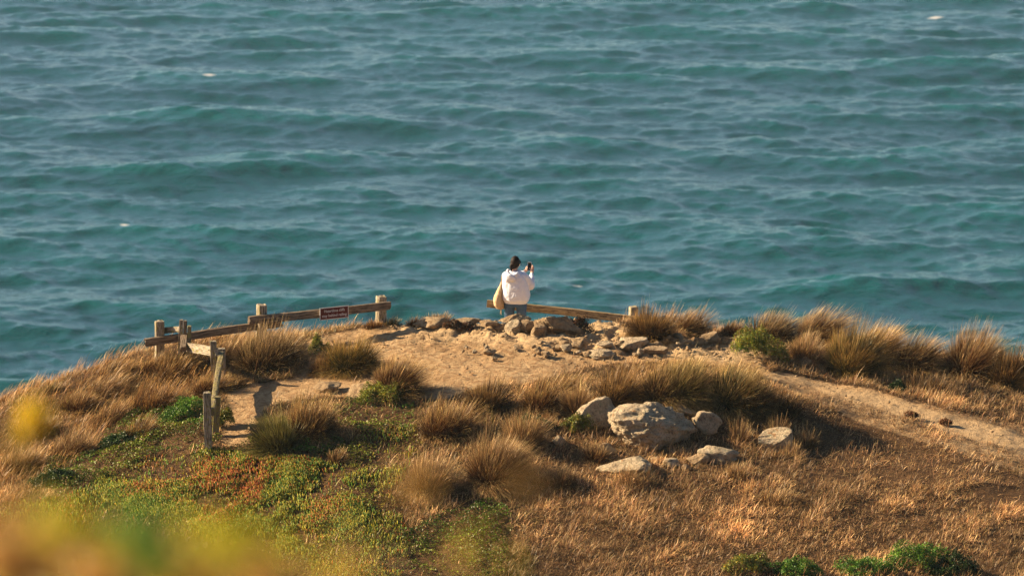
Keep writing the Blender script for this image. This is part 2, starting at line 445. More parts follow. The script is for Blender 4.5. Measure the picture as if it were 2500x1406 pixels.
def m_wood(name, c1, c2, lich=0.0):
    t = NT(name)
    p = t.coord('Object', (1.2, 13, 13)); q = t.coord('Object')
    n1 = t.noise(p, 1.6, 6, 0.65, 0.3); n2 = t.noise(p, 5, 5, 0.7); n3 = t.noise(q, 6, 5, 0.6)
    c = t.mix(t.ramp(n1, [(0.35, (0, 0, 0)), (0.65, (1, 1, 1))]), c1, c2)
    c = t.mix(t.ramp(n2, [(0.42, (0.85, 0.85, 0.85)), (0.52, (0, 0, 0))]), c, (0.05, 0.032, 0.02))
    c = t.mix(t.math('MULTIPLY', t.ramp(n3, [(0.55, (0, 0, 0)), (0.7, (1, 1, 1))]), 0.4), c, (0.10, 0.07, 0.045))
    if lich:
        l = t.noise(q, 22, 5, 0.7)
        c = t.mix(t.ramp(l, [(0.58 - lich * 0.2, (0, 0, 0)), (0.62 - lich * 0.2, (1, 1, 1))]), c, (0.27, 0.23, 0.07))
    return t.bsdf(c, 0.9, t.math('ADD', n1, n2), 0.8, 0.02, 0.12)
M_WOOD = m_wood('weathered_wood', (0.20, 0.14, 0.09), (0.34, 0.26, 0.17))
M_WOODL = m_wood('silvered_wood', (0.36, 0.29, 0.20), (0.54, 0.46, 0.34), 0.15)
M_WOODG = m_wood('lichened_wood', (0.22, 0.17, 0.10), (0.36, 0.29, 0.17), 0.42)
M_WOODY = m_wood('yellowed_wood', (0.36, 0.25, 0.12), (0.52, 0.38, 0.20))

def m_plain(name, c, rough=0.7, fab=0.0, spec=0.3, var=0.12):
    t = NT(name)
    q = t.coord('Object')
    n = t.noise(q, 9, 5, 0.6)
    c2 = tuple(x * (1 - var * 2) for x in c)
    col = t.mix(n, c2, c)
    if fab:
        w = t.noise(q, 160, 3, 0.7)
        return t.bsdf(col, rough, t.math('ADD', w, t.math('MULTIPLY', n, 4.0)), fab, 0.012, spec)
    return t.bsdf(col, rough, None, 0, 0, spec)
M_HOODIE = m_plain('white_fleece', (0.82, 0.84, 0.90), 0.95, 0.5, 0.1, 0.04)
M_JEANS = m_plain('blue_denim', (0.10, 0.17, 0.27), 0.9, 0.5, 0.1, 0.3)
M_SKIN = m_plain('skin', (0.58, 0.33, 0.23), 0.55, 0, 0.35, 0.05)
M_HAIR = m_plain('dark_brown_hair', (0.020, 0.008, 0.005), 0.6, 0.15, 0.15, 0.3)
M_CANVAS = m_plain('beige_canvas', (0.60, 0.43, 0.25), 0.95, 0.6, 0.1, 0.1)
M_SHOE = m_plain('shoe_white', (0.6, 0.58, 0.55), 0.7)
M_CASE = m_plain('phone_case_white', (0.75, 0.74, 0.72), 0.4)
M_SCREEN = m_plain('phone_screen_black', (0.008, 0.008, 0.01), 0.12, 0, 0.5)
M_SIGNR = m_plain('sign_maroon', (0.13, 0.016, 0.012), 0.5, 0, 0.3, 0.08)
M_SIGNW = m_plain('sign_cream', (0.85, 0.78, 0.70), 0.6)
M_EYE = m_plain('eye_dark', (0.02, 0.015, 0.012), 0.2)
M_LIP = m_plain('lips', (0.42, 0.16, 0.13), 0.5)
M_YELLOW = m_plain('yellow_petals', (0.85, 0.62, 0.04), 0.7)
M_BUTTON = m_plain('dark_metal', (0.1, 0.09, 0.08), 0.5)

# ------------------------------------------------------------------ vegetation builders
def ribbons(P, W, CC):
    """P (N,S,3) centre lines, W (N,S,3) half-width vectors (0 at the tip), CC (N,S,3) colours -> verts, faces, colours; the last point is a tip"""
    N, Sg, _ = P.shape
    L = P - W; Rr = P + W
    v = np.empty((N, 2 * (Sg - 1) + 1, 3), np.float32); c = np.empty_like(v)
    v[:, 0:-1:2] = L[:, :-1]; v[:, 1:-1:2] = Rr[:, :-1]; v[:, -1] = P[:, -1]
    c[:, 0:-1:2] = CC[:, :-1]; c[:, 1:-1:2] = CC[:, :-1]; c[:, -1] = CC[:, -1]
    nv = v.shape[1]
    off = (np.arange(N) * nv)[:, None]
    fl = []
    for s in range(Sg - 2):
        fl += [2 * s, 2 * s + 1, 2 * s + 3, 2 * s + 2]
    fl += [2 * (Sg - 2), 2 * (Sg - 2) + 1, nv - 1]
    tot = np.array([4] * (Sg - 2) + [3])
    F = (off + np.array(fl)[None]).ravel()
    T = np.tile(tot, N); ST = np.concatenate([[0], np.cumsum(T)[:-1]])
    return v.reshape(-1, 3), F, ST, T, c.reshape(-1, 3)

def blades(name, base, tilt, az, L, w, cr, cm, ct, droop=0.35, wind=(0, 0), seg=4, parent=None, r=None, knee=0.5):
    r = r or rng
    N = len(base)
    ts = np.linspace(0, 1, seg)
    d0 = np.stack([np.sin(tilt) * np.cos(az), np.sin(tilt) * np.sin(az), np.cos(tilt)], -1)
    wv = np.array([wind[0], wind[1], -0.25 * math.hypot(*wind)])
    P = np.empty((N, seg, 3)); CC = np.empty((N, seg, 3)); W = np.zeros((N, seg, 3))
    wa = az + math.pi / 2 + r.normal(0, 0.7, N)
    wd = np.stack([np.cos(wa), np.sin(wa), np.zeros(N)], -1)
    for i, t in enumerate(ts):
        P[:, i] = base + L[:, None] * (d0 * t + wv * t * t) - np.array([0, 0, 1.0]) * (droop * L * np.sin(tilt) * t * t)[:, None]
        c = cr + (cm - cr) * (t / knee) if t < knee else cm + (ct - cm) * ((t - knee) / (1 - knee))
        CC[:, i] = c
        W[:, i] = wd * (w * 0.5 * (1 - t) ** 0.6)[:, None]
    v, F, ST, T, c = ribbons(P, W, CC)
    return mesh_np(name, v, F, ST, T, M_BLADE, parent, c)

PAL = {  # roots darkened as painted shade, tips brightened as sun, over real grass colours
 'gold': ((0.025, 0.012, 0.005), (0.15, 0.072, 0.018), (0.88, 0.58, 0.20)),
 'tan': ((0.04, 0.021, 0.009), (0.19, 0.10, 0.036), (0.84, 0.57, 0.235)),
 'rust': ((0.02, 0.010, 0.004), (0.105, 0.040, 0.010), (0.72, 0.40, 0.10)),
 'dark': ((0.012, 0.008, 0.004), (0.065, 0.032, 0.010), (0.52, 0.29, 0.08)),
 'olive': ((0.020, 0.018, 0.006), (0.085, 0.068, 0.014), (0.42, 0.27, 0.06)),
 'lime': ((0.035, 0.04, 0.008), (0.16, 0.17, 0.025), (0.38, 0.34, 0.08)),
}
def vary(c, n, s, r):
    c = np.array(c)[None] * np.exp(r.normal(0, s, (n, 1)))
    return c * np.exp(r.normal(0, 0.06, (n, 3)))

def tuft(px, py, wpx, hpx, pal, label, tip=None, wind=0.25, dens=1.0, spread=1.0, group='grass tufts on the headland', name='grass_tuft'):
    b = on_ground(px, py)
    sc = FPX / b.length
    w, h = wpx * 1.06 / sc, hpx / sc * 1.18
    r = np.random.default_rng(int(px * 7 + py * 13))
    r0 = w * 0.20
    n = int(4200 * dens * (0.35 + w * h / 0.9))
    az = r.random(n) * 2 * math.pi
    q = r.random(n) ** 0.68
    tilt = q * R(92) * spread
    L = h * (0.95 + 0.14 * r.random(n)) * (1 - 0.10 * q)
    # horizontal reach follows the tuft's own width
    reach = (w * 0.56 - r0 * 0.6) / h
    L = L * np.where(q > 0.35, np.clip(1 + (reach * 1.06 - 1) * (q - 0.35) / 0.65, 0.45, 1.9), 1)
    # a few neighbouring crowns grown together
    nc = max(1, int(w / h * 1.6)); cx = r.normal(0, 1, (nc, 2)) * np.array([w * 0.13, w * 0.08]); ci = r.integers(0, nc, n)
    rr = r0 * np.sqrt(r.random(n)); a2 = az + r.normal(0, 0.6, n)
    bx = b.x + rr * np.cos(a2) + cx[ci, 0]; by = b.y + rr * np.sin(a2) * 0.8 + cx[ci, 1]
    bz = ground0(bx, by) - 0.06
    bz += b.z - float(ground0(np.array([b.x]), np.array([b.y]))[0])
    lump = 0.82 + 0.3 * vnoise(az * 1.9 + ci * 3, q * 3, px, seed=5) 
    L = L * lump
    p0 = PAL[pal]; p1 = PAL[tip or pal]
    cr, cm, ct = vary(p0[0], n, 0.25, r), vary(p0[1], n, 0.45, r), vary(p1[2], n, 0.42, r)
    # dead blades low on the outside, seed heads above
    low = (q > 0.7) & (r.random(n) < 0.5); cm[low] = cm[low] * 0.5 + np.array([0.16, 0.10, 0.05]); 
    seed = r.random(n) < 0.16; L[seed] *= 1.13; ct[seed] = ct[seed] * 0.5 + np.array([0.38, 0.25, 0.11])
    wd = np.where(seed, 0.0105, 0.008) * (0.7 + 0.6 * r.random(n))
    base = np.stack([bx, by, bz], -1) - np.array(b)
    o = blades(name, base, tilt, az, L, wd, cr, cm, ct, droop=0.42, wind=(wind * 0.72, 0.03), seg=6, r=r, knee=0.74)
    o.location = b
    return tag(o, label, 'grass tuft', group)

def leaves(name, P, size, cols, r, up=0.55, asp=0.6):
    """small pointed leaves (a bent diamond each) at points P"""
    n = len(P)
    nrm = r.normal(0, 1, (n, 3)); nrm[:, 2] = np.abs(nrm[:, 2]) + up; nrm /= np.linalg.norm(nrm, axis=1)[:, None]
    t = np.cross(nrm, r.normal(0, 1, (n, 3))); t /= np.linalg.norm(t, axis=1)[:, None] + 1e-9
    b = np.cross(nrm, t)
    s = size[:, None]
    v = np.stack([P - t * s, P + b * s * asp + nrm * s * 0.15, P + t * s, P - b * s * asp + nrm * s * 0.15], 1).reshape(-1, 3)
    F = np.arange(4 * n); 
    return mesh_np(name, v, F, np.arange(n) * 4, np.full(n, 4), M_BLADE, None, np.repeat(cols, 4, 0))

def cushion(px, py, wpx, hpx, label, bright=1.0, hue='green', n=None, name='leafy_shrub', cat='shrub', group='low green shrubs'):
    b = on_ground(px, py); sc = FPX / b.length
    w, h = wpx * 1.06 / sc, hpx / sc
    d = w * 0.55
    h = max((h - d * 0.2) * 1.25, 0.045)
    r = np.random.default_rng(int(px * 3 + py * 11))
    n = n or int(10500 * (0.3 + w * max(d, h)))
    u = r.random(n) * 2 * math.pi; q = np.sqrt(r.random(n))
    x = q * np.cos(u); y = q * np.sin(u)
    lum = fbm(x * 3 + px, y * 3, seed=61, oct=4)
    top = np.sqrt(np.maximum(1 - q * q, 0)) ** 0.7
    z = top * h * (0.8 + 0.85 * lum) * (1 - 0.35 * r.random(n) ** 3)
    edge = 1 + 0.38 * vnoise(u * 1.6, px, 0, seed=8)
    X = b.x + x * w / 2 * edge; Y = b.y + d * 0.3 + y * d / 2 * edge
    Z = ground(X, Y) + z
    P = np.stack([X, Y, Z], -1) + r.normal(0, 0.012, (n, 3)) - np.array(b)
    base = {'green': (0.085, 0.20, 0.018), 'yellow': (0.22, 0.25, 0.03), 'deep': (0.045, 0.10, 0.018), 'dry': (0.22, 0.12, 0.05)}[hue]
    cl = np.array(base)[None] * bright * 0.78 * np.exp(0.45 * vnoise(X * 9, Y * 9, seed=3)[:, None] + r.normal(0, 0.25, (n, 1)))
    yel = r.random(n) < 0.2; cl[yel] = cl[yel] * np.array([2.0, 1.15, 1.0])
    o = leaves(name, P, 0.007 + 0.009 * r.random(n), cl, r)
    o.location = b
    return tag(o, label, cat, group)

# ------------------------------------------------------------------ ground cover: what nobody could count
def cover():
    r = np.random.default_rng(5)
    def scatter(n, x0=-10.8, x1=10.8, y0=50.3, y1=64.6):
        x = x0 + (x1 - x0) * r.random(n); y = y0 + (y1 - y0) * r.random(n)
        z = ground(x, y)
        return x, y, z, zones(x, y, z, 16)
    # 1 short dry grass
    x, y, z, q = scatter(1500000)
    px, py = q['px'], q['py']
    clump = fbm(x * 2.3, y * 2.3, seed=71, oct=4); fine = fbm(x * 7, y * 7, seed=73, oct=3)
    brown = ~q['dirt'] & ~q['gold'] & ~q['green'] & ~q['yg']
    p = np.where(brown, 0.95, 0.0)
    p = np.where(q['yg'], 0.28, p); p = np.where(q['ice'], 0.03, p); p = np.where(q['green'], 0.03, p); p = np.where(q['dirt'], 0.006, p); p = np.where(q['gold'], 0.35, p)
    path_edge = (px > 1950) & (py < 1180) & (py > 1000) & ~q['dirt']
    p = np.where(path_edge, 0.22, p)
    p = np.where(q['dirt'] & (px > 1880) & ~inpoly(px, py, Z_PATH2) & (py > 960), 0.20, p)
    p = p * np.clip(0.55 + 1.6 * clump + 1.1 * fine, 0.60, 1.3)
    k = r.random(len(x)) < p
    x, y, z, px, py, clump, fine = x[k], y[k], z[k], px[k], py[k], clump[k], fine[k]
    n = len(x)
    L = (0.07 + 0.11 * r.random(n) ** 1.6) * (1 + 0.9 * np.clip(clump + 0.6 * fine, -0.5, 1))
    tall = r.random(n) < 0.02; L[tall] *= 1.8
    tilt = (r.random(n) ** 0.6 * 1.5); az = r.normal(0.2, 1.6, n) + 1.5 * fine
    tone = np.exp(1.1 * fbm(x * 0.9, y * 0.9, seed=77, oct=4) + 0.45 * clump + 0.3 * fine)[:, None]
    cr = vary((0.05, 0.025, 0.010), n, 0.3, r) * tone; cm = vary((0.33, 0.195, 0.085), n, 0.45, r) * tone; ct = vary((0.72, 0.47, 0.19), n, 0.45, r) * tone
    red = r.random(n) < 0.2; cm[red] *= np.array([0.55, 0.4, 0.35]); ct[red] *= np.array([0.6, 0.48, 0.42])
    grn = r.random(n) < np.where(px < 1300, 0.35, 0.02); ct[grn] = ct[grn] * 0.3 + np.array([0.12, 0.12, 0.015]); cm[grn] = cm[grn] * 0.3 + np.array([0.06, 0.07, 0.01])
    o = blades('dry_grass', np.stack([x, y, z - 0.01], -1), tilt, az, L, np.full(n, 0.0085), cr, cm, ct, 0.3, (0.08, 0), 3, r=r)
    tag(o, 'short dry brown grass covering the near slope', 'grass', kind='stuff')
    # 2 long wind-combed golden grass on the left slope and along the seaward rim
    x, y, z, q = scatter(170000)
    px, py = q['px'], q['py']
    rim = (~q['dirt']) & (((py < 900) & (px > 1750)) | ((px > 560) & (px < 940) & (py < 830)) | ((px > 1000) & (px < 1800) & (py < 792)))
    cl = fbm(x * 1.7, y * 1.7, seed=81, oct=3)
    p = np.where(q['gold'], 0.75, 0.0) + np.where(rim, 0.13, 0)
    p *= np.clip(0.7 + 1.3 * cl, 0.1, 1.3)
    p = np.where((px > 545) & (px < 760) & (py > 870), p * 0.12, p)
    k = r.random(len(x)) < p
    x, y, z, px, py, cl = x[k], y[k], z[k], px[k], py[k], cl[k]; n = len(x)
    g = fbm(x * 3.2, y * 3.2, seed=85, oct=2)
    L = (0.15 + 0.17 * r.random(n)) * (1 + 0.7 * np.clip(g, -0.6, 1)); L = np.where(px > 1500, L * 0.8, L)
    tilt = np.abs(r.normal(0.35, 0.3, n)).clip(0, 1.3); az = r.normal(0.25, 1.1, n) + 1.2 * g
    tone = np.exp(0.4 * fbm(x * 1.2, y * 1.2, seed=88, oct=3))[:, None]
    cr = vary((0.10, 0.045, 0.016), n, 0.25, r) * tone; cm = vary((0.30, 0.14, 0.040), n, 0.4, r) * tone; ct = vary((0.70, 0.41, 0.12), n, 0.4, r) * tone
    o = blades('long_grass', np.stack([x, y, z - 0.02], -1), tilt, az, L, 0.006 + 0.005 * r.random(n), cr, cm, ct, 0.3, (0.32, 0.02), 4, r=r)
    tag(o, 'long golden grass combed over by the wind on the left slope and rim', 'grass', kind='stuff')
    # 3 yellow-green low growth between the tufts
    x, y, z, q = scatter(950000, -10.8, 2.5)
    cl = fbm(x * 2.1, y * 2.1, seed=91, oct=4); f2 = fbm(x * 8, y * 8, seed=92, oct=2)
    p = np.where(q['green'], 0.95, 0) + np.where(q['yg'] & ~q['ice'] & ~q['green'], 0.50, 0) + np.where(q['ice'], 0.12, 0)
    p *= np.clip(0.75 + 2.0 * cl + 1.2 * f2, 0.08, 1.4)
    k = (r.random(len(x)) < p) & ~q['dirt']
    x, y, z, cl, f2 = x[k], y[k], z[k], cl[k], f2[k]; G_ = q['green'][k]; n = len(x)
    hh = (0.03 + np.where(G_, 0.12, 0.06) * np.clip(cl + 0.35 * f2 + 0.25, 0, 1)) 
    P = np.stack([x, y, z + hh * (1 - 0.5 * r.random(n) ** 2)], -1)
    a = np.array([0.15, 0.18, 0.012]); b_ = np.array([0.30, 0.245, 0.022]); c_ = np.array([0.075, 0.15, 0.010])
    t = np.clip(0.5 + 1.6 * fbm(x * 1.5, y * 1.5, seed=95, oct=3), 0, 1)[:, None]
    cols = np.where(G_[:, None], c_ * (1 - t) + a * t, a * (1 - t) + b_ * t) * np.exp(r.normal(0, 0.4, (n, 1))) * np.exp(0.9 * fbm(x * 2.6, y * 2.6, seed=97, oct=3))[:, None] * 0.8
    dry = r.random(n) < 0.2; cols[dry] = np.array([0.26, 0.14, 0.06])
    o = leaves('ground_cover_leaves', P, 0.008 + 0.011 * r.random(n), cols, r)
    tag(o, 'low leafy green and yellow ground cover on the slope', 'ground cover', kind='stuff')
    # 4 ice plant: short fleshy fingers, green to red
    x, y, z, q = scatter(420000, -9, -1.5, 50.5, 57.5)
    cl = fbm(x * 2.2, y * 2.2, seed=101, oct=3)
    p = np.where(q['ice'], 0.85, 0) + np.where(q['yg'] & ~q['ice'], 0.10, 0)
    p *= np.clip(0.6 + 2.2 * cl, 0.03, 1.2)
    k = (r.random(len(x)) < p) & ~q['dirt'] & ~q['gold']
    x, y, z = x[k], y[k], z[k]; red = q['red'][k]; n = len(x)
    hh = 0.045 + 0.05 * r.random(n); wd = 0.008 + 0.005 * r.random(n)
    tl = r.normal(0, 0.32, (n, 2))
    z = z + 0.05 * np.clip(cl[k], -0.3, 1)
    v = np.empty((n, 7, 3)); 
    ph = r.random(n) * 6.28
    for j in range(3):
        a = ph + j * 2.094
        v[:, j] = np.stack([x + wd * 0.6 * np.cos(a), y + wd * 0.6 * np.sin(a), z - 0.01], -1)
        v[:, 3 + j] = np.stack([x + wd * 0.75 * np.cos(a) + tl[:, 0] * hh * 0.6, y + wd * 0.75 * np.sin(a) + tl[:, 1] * hh * 0.6, z + hh * 0.65], -1)
    v[:, 6] = np.stack([x + tl[:, 0] * hh, y + tl[:, 1] * hh, z + hh], -1)
    fl = []
    for j in range(3):
        m = (j + 1) % 3; fl += [j, m, 3 + m, 3 + j]
    for j in range(3): fl += [3 + j, 3 + (j + 1) % 3, 6]
    F = ((np.arange(n) * 7)[:, None] + np.array(fl)[None]).ravel(); T = np.tile([4, 4, 4, 3, 3, 3], n); ST = np.concatenate([[0], np.cumsum(T)[:-1]])
    pr = np.clip(np.where(red, 0.40, 0.08) + 0.6 * fbm(x * 1.8, y * 1.8, seed=105, oct=2), 0.02, 0.9)
    isr = r.random(n) < pr
    cg = np.array([0.085, 0.16, 0.016]); cy = np.array([0.26, 0.22, 0.016]); cred = np.array([0.46, 0.075, 0.022])
    base = np.where((r.random(n) < 0.55)[:, None], cy, cg) * np.exp(r.normal(0, 0.3, (n, 1)))
    tipc = np.where(isr[:, None], cred * np.exp(r.normal(0, 0.3, (n, 1))), base * 1.3)
    c = np.empty((n, 7, 3)); c[:, :3] = (base * 0.6)[:, None]; c[:, 3:6] = (base * 0.5 + tipc * 0.5)[:, None]; c[:, 6] = tipc
    o = mesh_np('ice_plant', v.reshape(-1, 3), F, ST, T, M_BLADE, None, c.reshape(-1, 3))
    tag(o, 'mat of fleshy green and red ice plant fingers on the lower left slope', 'ice plant', kind='stuff')
    # 5 gravel and crumbs on the bare soil
    x, y, z, q = scatter(52000)
    cl = fbm(x * 2.5, y * 2.5, seed=111, oct=3)
    pale = inpoly(q['px'], q['py'], Z_PALE)
    p = np.where(q['dirt'], 0.24, 0.0) + np.where(pale, 0.5, 0)
    p *= np.clip(0.5 + 2.2 * cl, 0.02, 1.5)
    k = r.random(len(x)) < p
    x, y, z = x[k], y[k], z[k]; pale = pale[k]; n = len(x)
    s = (0.007 + 0.028 * r.random(n) ** 4) * np.where(pale, 1.35, 1)
    ico = np.array([[1, 0, 0], [-0.9, 0.2, 0], [0, 1, 0.1], [0.1, -1, 0], [0, 0.1, 0.8], [0, 0, -0.7]])
    fc = np.array([[0, 2, 4], [2, 1, 4], [1, 3, 4], [3, 0, 4], [2, 0, 5], [1, 2, 5], [3, 1, 5], [0, 3, 5]])
    v = ico[None] * (1 + r.normal(0, 0.22, (n, 6, 1))) * s[:, None, None]
    a = r.random(n) * 6.28; ca, sa = np.cos(a)[:, None], np.sin(a)[:, None]
    vx = v[..., 0] * ca - v[..., 1] * sa; vy = v[..., 0] * sa + v[..., 1] * ca
    v = np.stack([vx + x[:, None], vy + y[:, None], v[..., 2] * 0.8 + (z + s * 0.25)[:, None]], -1)
    F = ((np.arange(n) * 6)[:, None] + fc.ravel()[None]).ravel(); m = n * 8
    o = mesh_np('gravel', v.reshape(-1, 3), F, np.arange(m) * 3, np.full(m, 3), M_TAN)
    tag(o, 'loose tan gravel and crumbs scattered over the bare soil', 'gravel', kind='stuff')
cover()
# ------------------------------------------------------------------ grass tufts, each one a thing
T_ = [
 (565,880,150,78,'tan','tan windswept tuft at the foot of the tilted rails, left of the spiky fountain tuft',None,0.45,1.2,1),
 (655,905,185,118,'dark','large spiky fountain tuft beside the dirt path, right of the lichened fence posts','tan',0.18,1.2,1),
 (690,862,120,60,'tan','pale feathery tuft behind the spiky fountain tuft, below the overlapping rail ends',None,0.5,1.1,1),
 (855,900,170,95,'olive','wide olive and brown tuft between the two bends of the dirt path','rust',0.12,1.1,1),
 (800,905,90,50,'rust','low reddish brown tuft on the left flank of the olive tuft by the path',None,0.1,1,1),
 (966,955,112,108,'rust','round golden tuft with stiff drooping blades right of the olive tuft','gold',0.3,1.2,1),
 (1182,1000,112,92,'dark','dark brown tuft at the lower edge of the bare plateau, leftmost of the middle row',None,0.1,1.1,1),
 (1310,1000,100,92,'rust','rusty brown tuft in the middle row, second from its left end','gold',0.2,1.1,1),
 (1411,1010,56,88,'tan','slim pale tan tuft in the middle row, left of the big boulder',None,0.08,1,0.8),
 (1500,985,120,96,'dark','dark tuft directly above the small boulder at the left of the big boulder','rust',0.2,1.2,1),
 (1400,955,110,66,'tan','pale tuft behind the slim tan tuft at the plateau edge','gold',0.4,1,1),
 (1590,975,130,96,'dark','golden topped tuft directly above the big boulder','gold',0.25,1.2,1),
 (1680,975,140,98,'olive','olive and gold tuft above the right end of the big boulder','gold',0.25,1.2,1),
 (1765,985,130,112,'olive','olive tuft at the right end of the middle row, above the leaning boulder','gold',0.22,1.1,1),
 (1830,1000,120,98,'dark','low dark tuft trailing right from the end of the middle row',None,0.3,1,1),
 (1905,1005,110,72,'dark','small dark tuft at the lower edge of the right path, in shade',None,0.2,1,1),
 (1700,905,170,46,'gold','pale plume grass leaning right, above the middle row near the rubble',None,0.6,0.55,1),
 (1560,905,140,40,'gold','feathery pale grass at the front edge of the bare plateau, centre right',None,0.5,0.5,1),
 (1800,912,110,50,'gold','feathery pale grass where the right path leaves the plateau',None,0.6,0.5,1),
 (1583,820,128,80,'dark','brown tuft covering the foot of the right rail posts','rust',0.1,1.2,1),
 (1680,815,118,74,'rust','brown tuft with pale tips, just right of the tuft at the rail posts','tan',0.35,1.2,1),
 (905,798,70,26,'rust','low orange tuft left of the tall post by the maroon sign',None,0.1,0.8,1),
 (955,792,42,26,'olive','small olive tuft right of the tall post by the maroon sign','tan',0.2,0.7,1),
 (1012,792,64,28,'rust','low reddish tuft on the rim, left one of a close pair',None,0.2,0.8,1),
 (1068,788,74,34,'rust','low spiky tuft on the rim, right one of a close pair','tan',0.2,0.9,1),
 (1790,812,86,44,'rust','small golden brown tuft left of the big dark rim tuft','tan',0.3,1,1),
 (1885,828,140,80,'dark','broad dark tuft on the rim above the bright green shrub','tan',0.4,1.2,1),
 (1990,838,130,98,'rust','tall pale plumed tuft on the rim, behind the narrow based tuft','gold',0.5,1.3,1),
 (1945,880,100,78,'tan','pinkish tan tuft just right of the bright green shrub',None,0.15,1,1),
 (2058,905,118,134,'olive','tall tuft with narrow green base right of the stony patch','rust',0.2,1.4,0.85),
 (2150,885,140,112,'rust','golden crowned tuft behind and right of the narrow based tuft','gold',0.4,1.3,1),
 (2215,900,120,92,'rust','golden brown tuft at the right end of the joined rim row','gold',0.4,1.2,1),
 (2372,915,152,124,'rust','lone round brown tuft on the right rim, with a gap of sea to its left','tan',0.25,1.3,1),
 (2300,905,70,40,'tan','small pale tuft in the gap left of the lone round tuft',None,0.4,0.8,1),
 (2478,930,120,98,'dark','dark upright tuft at the right border of the view','rust',0.12,1.1,0.8),
 (2270,960,120,52,'dark','low dark tuft in the shade below the joined rim row',None,0.2,0.8,1),
 (660,1095,120,105,'olive','olive tuft with drooping pale green blades beside the lower path','lime',-0.15,1.2,1),
 (770,1060,150,108,'rust','upright golden tuft with dark foot right of the drooping olive tuft','gold',0.2,1.2,0.9),
 (1088,1058,130,92,'rust','rusty golden tuft on the slope below the dark middle row tuft','gold',0.2,1.1,1),
 (1272,1100,104,100,'tan','spiky tan tuft on the slope, left of the boulders',None,0.1,0.9,0.85),
 (1150,1192,128,138,'rust','largest round golden brown tuft on the near slope','tan',0.2,1.5,1),
 (1045,1200,120,104,'tan','soft tan tuft immediately left of the largest near tuft',None,0.15,1,1),
 (500,965,110,72,'rust','orange gold tuft behind the front fence post','gold',0.3,1.1,1),
 (355,1010,130,82,'rust','rust brown tuft in the middle of the left slope','rust',0.3,1.1,1),
 (255,1035,110,66,'rust','reddish tuft on the left slope, left of the rust brown tuft','gold',0.35,1,1),
 (430,905,130,66,'rust','brown tuft just below the double fence post','gold',0.4,1.1,1),
 (125,955,60,34,'olive','small dark olive tuft on the skyline of the left slope','tan',0.2,0.9,1),
 (150,1120,120,70,'rust','reddish tuft low on the left slope above the green mat','tan',0.3,1,1),
 (60,1150,130,74,'tan','straw coloured tuft at the left border of the slope',None,0.3,1,1),
 (250,960,150,60,'tan','pale combed tuft high on the left slope',None,0.6,1,1),
 (300,920,120,50,'rust','orange combed tuft near the skyline of the left slope','gold',0.55,1,1),
 (1895,1075,60,70,'tan','thin pale tuft of bare stalks behind the far right boulder',None,0.05,0.25,0.6),
 (1965,1085,70,50,'tan','thin stalks right of the far right boulder',None,0.05,0.25,0.7),
 (1815,1085,40,75,'tan','sparse dry stalks between the two right boulders',None,0.1,0.15,0.6),
 (1935,1120,50,52,'tan','short pale tuft in front of the far right boulder',None,0.05,0.4,0.8),
 (1450,1120,80,56,'rust','tangle of dry stems in front of the left boulder','tan',0.1,0.6,1),
 (1370,1180,90,60,'tan','straw coloured tuft on the near slope, left of the flat front rock',None,0.1,0.7,1),
 (1560,1185,110,56,'tan','dry tuft growing over the flat front rock',None,0.1,0.6,1),
 (1800,1165,70,50,'tan','tall dry stems below the round right boulder',None,0.1,0.5,0.8),
 (1900,1230,130,44,'tan','pale straw tuft on the near slope below the far right boulder',None,0.3,0.8,1),
 (2240,950,36,62,'dark','few thin dark stems at the upper edge of the right path',None,0.05,0.08,0.5),
 (200,1000,110,56,'rust','tuft between the olive skyline tuft and the pale combed tuft on the left slope','gold',0.35,1,1),
 (90,1065,120,64,'rust','brown tuft on the left slope beside the yellow flower head','tan',0.3,1,1),
 (330,1070,110,60,'dark','dark brown tuft where the golden grass meets the left green mat','rust',0.3,1,1),
 (470,890,90,50,'dark','small dark tuft tucked between the double post and the bright rail','tan',0.35,1,1),
 (375,905,110,54,'rust','brown tuft below the left end of the lower rail','gold',0.4,1,1),
 (560,945,90,40,'dark','low dark dry tuft at the foot of the middle fence posts','rust',0.2,0.9,1),
 (820,1130,60,44,'tan','small pale tuft on the green slope below the upright golden tuft',None,0.2,0.7,1),
 (1230,1200,80,50,'dark','small brown tuft right of the largest near tuft','rust',0.2,0.7,1),
]
for (px, py, w, h, pal, lab, tip, wind, dens, spr) in T_:
    tuft(px, py, w, h, pal, lab, tip, wind, dens, spr)

# low green shrubs
cushion(1862,878,128,66,'bright green shrub at the foot of the dark rim tuft',1.0,'yellow')
cushion(1835,868,80,50,'small vivid green shrub hugging the left side of the bright green shrub',1.1,'green')
cushion(775,868,56,40,'small green shrub beside the path above the olive tuft',1.0,'yellow')
cushion(935,985,120,50,'green shrub below the round golden tuft, right of the pale half buried rock',1.0,'yellow')
cushion(2250,1396,130,60,'largest bright green cushion shrub at the bottom right',1.25,'green')
cushion(2335,1412,120,52,'dark green cushion shrub at the bottom right corner side',0.6,'deep')
cushion(2120,1412,140,48,'wide green cushion shrub left of the largest one',1.1,'green')
cushion(1940,1416,120,46,'round green cushion shrub at the bottom edge',1.15,'green')
cushion(1832,1402,96,44,'small yellow green cushion at the bottom edge, leftmost of the cushions',1.0,'yellow')
cushion(1410,1060,70,40,'scrubby green weed left of the left boulder',0.8,'yellow')
cushion(1300,1060,90,38,'dark green weed between the middle row tufts',0.8,'deep')
cushion(2195,958,40,26,'tiny dark weed at the upper edge of the right path',0.7,'deep')
cushion(2225,1020,26,13,'dark dry weed clod lying on the right path',1.0,'dry')
cushion(2310,1035,24,10,'small brown weed clod on the path, right of the dark clod',1.0,'dry')
cushion(1115,800,74,20,'dark creeping weed on the rim between two flat stones',0.5,'dry')
cushion(1410,805,62,28,'dark matted root cushion right of the tallest ridge rock',0.45,'dry')
